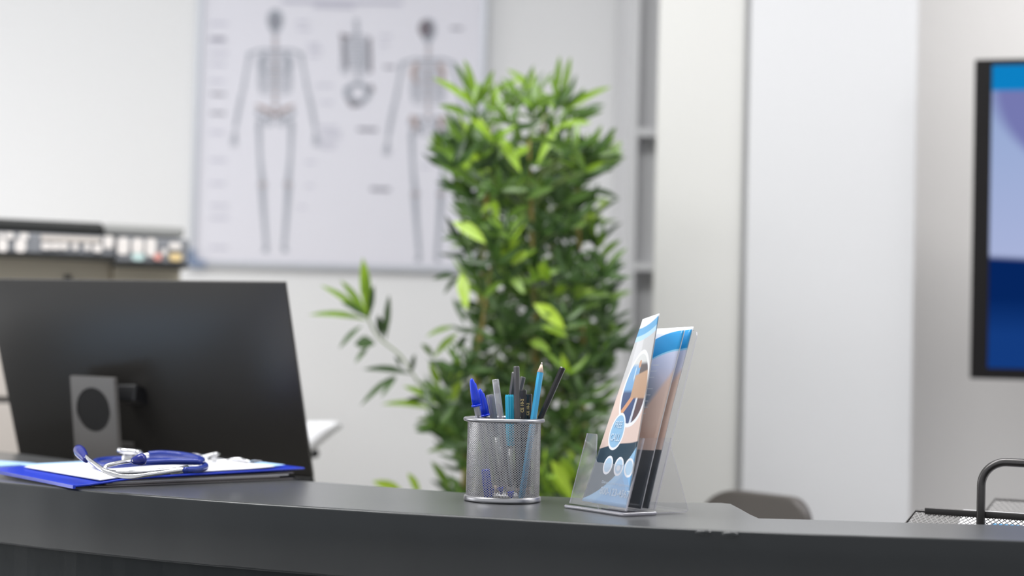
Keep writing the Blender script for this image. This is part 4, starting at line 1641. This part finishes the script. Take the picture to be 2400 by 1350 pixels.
holder = thing('brochure_holder', 'clear acrylic leaflet stand on the counter right of the pen cup', 'brochure holder', HO)
T = 0.0018
zb = 0.006
PH = 0.088
DEP = 0.042
MA = [M_acryl_s, M_acryl_e]
# front pocket panel with a rounded finger notch
nz, nx0, nx1, nr = 0.056, 0.0265, 0.086, 0.007
pts_ = [H(0, 0, zb), H(HW, 0, zb), H(HW, 0, PH), H(nx1 + 0.012, 0, PH), H(nx1 + 0.010, 0, PH - 0.003)]
for k in range(5):
    a = -PI / 2 * k / 4
    pts_.append(H(nx1 - nr + nr * math.cos(a), 0, nz + nr + nr * math.sin(a)))
for k in range(5):
    a = -PI / 2 - PI / 2 * k / 4
    pts_.append(H(nx0 + nr + nr * math.cos(a), 0, nz + nr + nr * math.sin(a)))
pts_ += [H(nx0 - 0.007, 0, PH - 0.003), H(nx0 - 0.009, 0, PH), H(0, 0, PH)]
bm = bmesh.new()
acr(bm, pts_, T)
obj('front_pocket', bm, [M_acryl_f, M_acryl_e], holder)
for x_ in (0.0, HW):
    bm = bmesh.new()
    s_ = 1 if x_ == 0 else -1
    acr(bm, [H(x_, 0.0, zb), H(x_, 0, PH), H(x_, DEP, PH), H(x_, DEP, zb)] if x_ == 0 else [H(x_, DEP, zb), H(x_, DEP, PH), H(x_, 0, PH), H(x_, 0.0, zb)], T)
    obj('side_panel', bm, MA, holder)
bm = bmesh.new()
rr = 0.006
bp_ = [H(0, DEP, zb), H(HW, DEP, zb), H(HW, DEP, 0.213 - rr), H(HW - rr * 0.3, DEP, 0.213 - rr * 0.3), H(HW - rr, DEP, 0.213), H(rr, DEP, 0.213), H(rr * 0.3, DEP, 0.213 - rr * 0.3), H(0, DEP, 0.213 - rr)]
acr(bm, bp_, T)
obj('back_panel', bm, MA, holder)
bm = bmesh.new()


def Hf(x, y, z):
    p = HO + hu * x + hb * y
    p.z = ZC + z
    return p


vsb = []
for (x0_, x1_, y0_, y1_, z0_, z1_) in ((-0.003, HW + 0.003, -0.004, DEP + 0.004, 0.0003, 0.0045),):
    c8 = [bm.verts.new(Hf(x, y, z)) for x, y, z in ((x0_, y0_, z0_), (x1_, y0_, z0_), (x1_, y1_, z0_), (x0_, y1_, z0_), (x0_, y0_, z1_), (x1_, y0_, z1_), (x1_, y1_, z1_), (x0_, y1_, z1_))]
    for f in ((0, 3, 2, 1), (4, 5, 6, 7), (0, 1, 5, 4), (1, 2, 6, 5), (2, 3, 7, 6), (3, 0, 4, 7)):
        bm.faces.new([c8[i] for i in f])
obj('base', bm, M_acryl_e, holder, bevel=0.0015)
# rear prop: thin bent sheet that slopes from the back panel to the counter, then returns under it
bm = bmesh.new()
pz = 0.083
prof = [(DEP + pz * tl + 0.001, pz), (0.098 - 0.004, 0.014), (0.098, 0.004), (0.094, 0.0012), (DEP + 0.006, 0.0012)]
for (a, b) in zip(prof, prof[1:]):
    pass
rows = []
for k, (y_, z_) in enumerate(prof):
    x0_, x1_ = HW * 0.10, HW * 0.98
    rows.append([bm.verts.new(Hf(x0_, y_, z_)), bm.verts.new(Hf(x1_, y_, z_))])
for A, B in zip(rows, rows[1:]):
    bm.faces.new((A[0], A[1], B[1], B[0]))
o = obj('rear_prop', bm, [M_acryl_s, M_acryl_e], holder)
md = o.modifiers.new('s', 'SOLIDIFY')
md.thickness = 0.0013
md.material_offset_rim = 1

# ---- printed designs
def print_mat(name, build):
    m_ = bpy.data.materials.new(name)
    m_.use_nodes = True
    E.nt = m_.node_tree
    u_, v_ = uvs()
    c_ = build(u_, v_)
    b_ = E.nt.nodes['Principled BSDF']
    b_.inputs['Roughness'].default_value = 0.28
    E.nt.links.new(c_.v, b_.inputs['Base Color'])
    return m_


white = rgb(240, 242, 248)


def cover_design(u, v):
    # warm backdrop, pale grey wall and white drapery, blue swoosh, navy and light blue waves
    c = emix(step(v - 0.62 - 0.10 * u, 0.10), rgb(228, 204, 194), rgb(196, 196, 198))
    c = emix(step(0.16 - E.op('ABSOLUTE', u - 0.30 - (0.88 - v) * 0.35), 0.03) * step(v - 0.66, 0.03) * 0.55, c, rgb(225, 226, 230))
    # picture disc: blue shirts, tan parcel, dark trousers
    cu, cv = 0.60, 0.615
    c = emix(disc(u, v, cu, cv, 0.45, 0.205), c, white)
    pic = emix(step(v - 0.60, 0.02), rgb(70, 88, 128), rgb(120, 168, 212))
    pic = emix(step(v - 0.74, 0.02), pic, rgb(212, 214, 214))
    pic = emix(step(u - 0.62, 0.02) * step(v - 0.66, 0.02) * step(0.75 - v, 0.02), pic, rgb(92, 84, 86))
    pic = emix(step(u - 0.72, 0.03) * step(0.58 - v, 0.02), pic, rgb(98, 80, 84))
    pic = emix(step(0.03 - E.op('ABSOLUTE', u - 0.70 - (v - 0.5) * 0.5), 0.01) * step(0.585 - v, 0.02), pic, rgb(214, 220, 230))
    pic = emix(step(0.022 - E.op('ABSOLUTE', v - 0.545 - (u - 0.5) * 0.35), 0.008) * step(0.72 - u, 0.02), pic, rgb(214, 158, 122))
    pic = emix(step(u - 0.50 , 0.02) * step(v - 0.565, 0.01) * step(0.685 - v + (u - 0.5) * 0.06, 0.01), pic, rgb(190, 156, 130))
    pic = emix(step(0.018 - E.op('ABSOLUTE', u - 0.46), 0.01) * step(v - 0.66, 0.02) * step(0.73 - v, 0.02), pic, rgb(200, 222, 240))
    pic = emix(disc(u, v, 0.58, 0.745, 0.05, 0.022), pic, rgb(196, 150, 122))
    c = emix(disc(u, v, cu, cv, 0.40, 0.185), c, pic)
    # navy wave, grey foot and light blue wedge
    wave = 0.285 + 0.02 * esin(u * 4.0) + 0.075 * u * u
    c = emix(step(wave - v, 0.006), c, rgb(44, 68, 84))
    c = emix(step(0.30 * u * (0.45 + 0.55 * u) + 0.015 - v, 0.006), c, rgb(150, 196, 232))
    c = emix(step(0.30 * u * (0.45 + 0.55 * u) - 0.035 - v, 0.02), c, rgb(122, 178, 226))
    # call badge
    c = emix(disc(u, v, 0.36, 0.385, 0.215, 0.100), c, white)
    c = emix(disc(u, v, 0.36, 0.385, 0.185, 0.087), c, rgb(150, 194, 228))
    # three round icons
    for k, cu_ in enumerate((0.36, 0.64, 0.90)):
        c = emix(disc(u, v, cu_, 0.205, 0.115, 0.050), c, white)
        c = emix(disc(u, v, cu_, 0.205, 0.088, 0.038), c, rgb(176, 206, 232))
    c = emix(disc(u, v, 0.64, 0.196, 0.05, 0.014), c, rgb(230, 236, 244))
    # head swoosh
    s1 = 0.945 + 0.045 * u * u
    c = emix(step(v - s1 + 0.075, 0.006), c, rgb(176, 214, 240))
    c = emix(step(v - s1 + 0.045, 0.006), c, rgb(84, 164, 214))
    c = emix(step(v - s1, 0.006), c, rgb(238, 240, 246))
    return c


def page_design(u, v):  # print colours lightened to make up for shade inside the stand
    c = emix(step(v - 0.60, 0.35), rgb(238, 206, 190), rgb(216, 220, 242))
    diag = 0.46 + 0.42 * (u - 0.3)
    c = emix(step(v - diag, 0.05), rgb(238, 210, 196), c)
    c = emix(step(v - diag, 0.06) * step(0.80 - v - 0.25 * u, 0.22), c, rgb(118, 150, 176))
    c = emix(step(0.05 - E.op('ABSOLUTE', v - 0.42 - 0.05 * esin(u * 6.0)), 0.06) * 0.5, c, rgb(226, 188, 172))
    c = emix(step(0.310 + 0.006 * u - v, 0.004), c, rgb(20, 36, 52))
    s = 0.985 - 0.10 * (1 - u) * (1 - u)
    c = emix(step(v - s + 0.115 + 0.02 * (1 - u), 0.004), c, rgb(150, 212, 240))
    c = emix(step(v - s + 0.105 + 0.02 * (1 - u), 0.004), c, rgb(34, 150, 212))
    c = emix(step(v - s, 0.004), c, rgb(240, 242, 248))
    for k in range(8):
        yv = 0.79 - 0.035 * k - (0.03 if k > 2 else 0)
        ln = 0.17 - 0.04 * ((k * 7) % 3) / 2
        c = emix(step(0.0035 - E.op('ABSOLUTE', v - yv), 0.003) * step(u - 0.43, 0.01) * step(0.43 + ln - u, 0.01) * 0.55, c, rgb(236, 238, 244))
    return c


M_cover = print_mat('printed_cover', cover_design)
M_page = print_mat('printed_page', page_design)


def quad_surface(bl, br, tl_, tr_, bow=0.0, twist_mid=0.0):
    nrm = (br - bl).cross(tl_ - bl).normalized()
    def S(u_, v_):
        a = bl.lerp(br, u_)
        b = tl_.lerp(tr_, u_)
        p = a.lerp(b, v_)
        return p + nrm * (bow * math.sin(PI * min(max(v_, 0), 1)) + twist_mid * math.sin(PI * min(max(u_, 0), 1)) * v_)
    return S


BWI = 0.0965
# foremost leaflet: right edge along the pocket's right side, left edge twisting back towards the top
cr = math.radians(8)
bR = H(0.0990, 0.0040, 0.0085)
bL = H(0.0990 - BWI * math.cos(math.radians(7)), 0.0040 + BWI * math.sin(math.radians(7)), 0.0085)
tR = W(1543.5, 735, 1.9425)
topdir = math.radians(26)
tL = tR - (hu * math.cos(topdir) - hb * math.sin(topdir)) * BWI * 0.97
tL.z -= 0.0005
pl_ = W(1506, 748, tL.y)
tL = Vector((pl_.x, tL.y, pl_.z))
S1 = quad_surface(bL, bR, tL, tR, 0.0)
lf = thing('brochure', 'foremost curled leaflet in the acrylic stand, with round photo and call badge', 'brochure', bR, 'brochures in the acrylic stand')
cov = sheet('front_page', S1, M_cover, 24, 48, lf, 0.0003)


def nrm_of(S):
    def f(u_, v_):
        e = 0.01
        n_ = (S(u_ + e, v_) - S(u_ - e, v_)).cross(S(u_, v_ + e) - S(u_, v_ - e)).normalized()
        return n_ if n_.dot(CAMP - S(u_, v_)) > 0 else -n_
    return f


n1 = nrm_of(S1)
for body, sz, u_, v_, bold in (('FREE', 0.0105, 0.36, 0.405, 0.0002), ('CALL', 0.0115, 0.36, 0.335, 0.0003), ('Give us a call for an appointment', 0.0048, 0.66, 0.108, 0.0), ('800-123-4567', 0.0115, 0.68, 0.052, 0.0002)):
    text_on('printed_text', body, sz, S1, n1, u_, v_, 0.0965, 0.212, M_white_ink, cov, off=0.0004, bold=bold)
S1b = lambda u_, v_: S1(u_, v_) + hb * (0.0012 + 0.004 * (1 - u_))
sheet('inner_page', S1b, M_paper, 8, 16, lf, 0.0003)

# two leaflets standing against the back
for k, (y_, zt, lab, xo) in enumerate(((0.0245, 0.2155, 'second leaflet in the acrylic stand, showing a wide blue band', 0.0), (0.0355, 0.217, 'rearmost leaflet in the acrylic stand, only its right edge showing', 0.002))):
    bl_, br_ = H(0.0265, y_ + 0.002, 0.0075), H(0.1000, y_, 0.0075)
    tl2, tr2 = H(0.0265, y_ + 0.004, zt - 0.003), H(0.1000, y_ + 0.001 * k, zt)
    S2_ = quad_surface(bl_, br_, tl2, tr2, 0.0015, 0.0)
    b_ = thing('brochure', lab, 'brochure', br_, 'brochures in the acrylic stand')
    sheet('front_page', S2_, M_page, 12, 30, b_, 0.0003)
    sheet('inner_page', (lambda S: lambda u_, v_: S(u_, v_) + hb * 0.0016)(S2_), M_paper, 6, 20, b_, 0.0003)

# ------------------------------------------------------------------ letter trays at the right
def tray_set(name, label, ctrp, yawd, rimz, posts, w_=0.33, papers=True, bar=True, rim_off=0.0):
    yw_ = math.radians(yawd)
    tx = Vector((math.cos(yw_), -math.sin(yw_), 0))
    ty = Vector((math.sin(yw_), math.cos(yw_), 0))
    t = thing(name, label, 'letter tray', (ctrp.x, ctrp.y, ZD))
    def Q(x, y, z):
        p = ctrp + tx * x + ty * y
        p.z = z
        return p
    # each tray is open to the viewer: netted back wall, sides sloping down and forward to a low bed
    fr_ = 0.03
    for lvl, zz in enumerate((rimz, rimz - 0.13)):
        bm = bmesh.new()
        tube(bm, [Q(-0.024, -0.055, zz - 0.045), Q(-0.018, -fr_, zz - 0.032), Q(0, 0, zz), Q(w_, 0, zz), Q(w_ + 0.018, -fr_, zz - 0.032), Q(w_ + 0.024, -0.055, zz - 0.045)], 0.0019, 8, closed=True)
        tr_o = obj('tray_frame', bm, M_gun, t, smooth=True)
        if lvl == 0:
            bm = bmesh.new()
            diamond(bm, lambda s, q: Q(-0.018 + 0.018 * q + s * (w_ + 0.036 - 0.036 * q), -fr_ + fr_ * q, zz - 0.032 + 0.032 * q), 78, 14, 0.00036)
            obj('back_netting', bm, M_net, tr_o)
            bm = bmesh.new()
            diamond(bm, lambda s, q: Q(-0.024 + 0.006 * q + s * (w_ + 0.048 - 0.012 * q), -0.055 + 0.025 * q, zz - 0.045 + 0.013 * q), 60, 8, 0.0005)
            obj('bed_netting', bm, M_net, tr_o)
            if bar:
                bm = bmesh.new()
                Mq = frame(Q(0.012, -0.002, zz + 0.001), tx, Vector((0, 0, 1)))
                box(bm, 0, w_ - 0.024, -0.003, 0.0, -0.004, 0.0042, M=Mq)
                obj('label_bar', bm, M_gun, tr_o, bevel=0.0012)
    for x_ in posts:
        bm = bmesh.new()
        tube(bm, catmull([Q(x_, -0.008, ZD + 0.001), Q(x_, -0.008, rimz - 0.05), Q(x_, -0.008, rimz + 0.034)], 3)[:-1] +
             [Q(x_ + 0.030 - 0.030 * math.cos(a_ * PI / 24), -0.008, rimz + 0.036 + 0.030 * math.sin(a_ * PI / 24)) for a_ in range(13)] + [Q(x_ + 0.12, -0.008, rimz + 0.066), Q(x_ + 0.20, -0.008, rimz + 0.066)], 0.0052, 16)
        obj('handle_tube', bm, M_gun, t, smooth=True)
    return t, Q


cp0 = W(2146, 1197, 2.12)
trA, QA = tray_set('letter_tray', 'grey wire mesh letter tray with tube handle at the far right of the counter', cp0, 27, cp0.z, (0.081,), 0.25)
cp1 = W(2332, 1170, 2.40)
trB, QB = tray_set('letter_tray', 'second mesh letter tray partly seen behind the front one', cp1, 27, cp1.z, (), 0.32, bar=False)
bm = bmesh.new()
MP = frame(QA(0.045, 0.012, 0.0), QA(1, 0, 0) - QA(0, 0, 0), Vector((0, 0, 1)))
vs_ = box(bm, 0, 0.19, 0, 0.05, ZD + 0.001, cp0.z, M=MP)
for k_ in (4, 5):
    vs_[k_].co.z -= 0.030                                                  # front top edge lowered so the slope catches the ceiling light
o = obj('paper_stack', bm, M_paper)
tag(o, 'tall stack of white papers standing behind the front mesh letter tray', 'papers')
for nm_, x0_, x1_, a_, b_, m_ in (('printed_band', 0.040, 0.075, 0.34, 0.56, mat('blue_print', rgb(60, 140, 190), 0.5)), ('printed_line', 0.02, 0.08, 0.14, 0.22, mat('red_print', rgb(228, 140, 128), 0.5))):
    bm = bmesh.new()
    vs_ = box(bm, x0_, x1_, 0.05 * a_, 0.05 * b_, cp0.z - 0.030 * (1 - a_) + 0.0002, cp0.z - 0.030 * (1 - a_) + 0.0006, M=MP)
    for k_ in (2, 3, 6, 7):
        vs_[k_].co.z += 0.030 * (b_ - a_)
    obj(nm_, bm, m_, o)
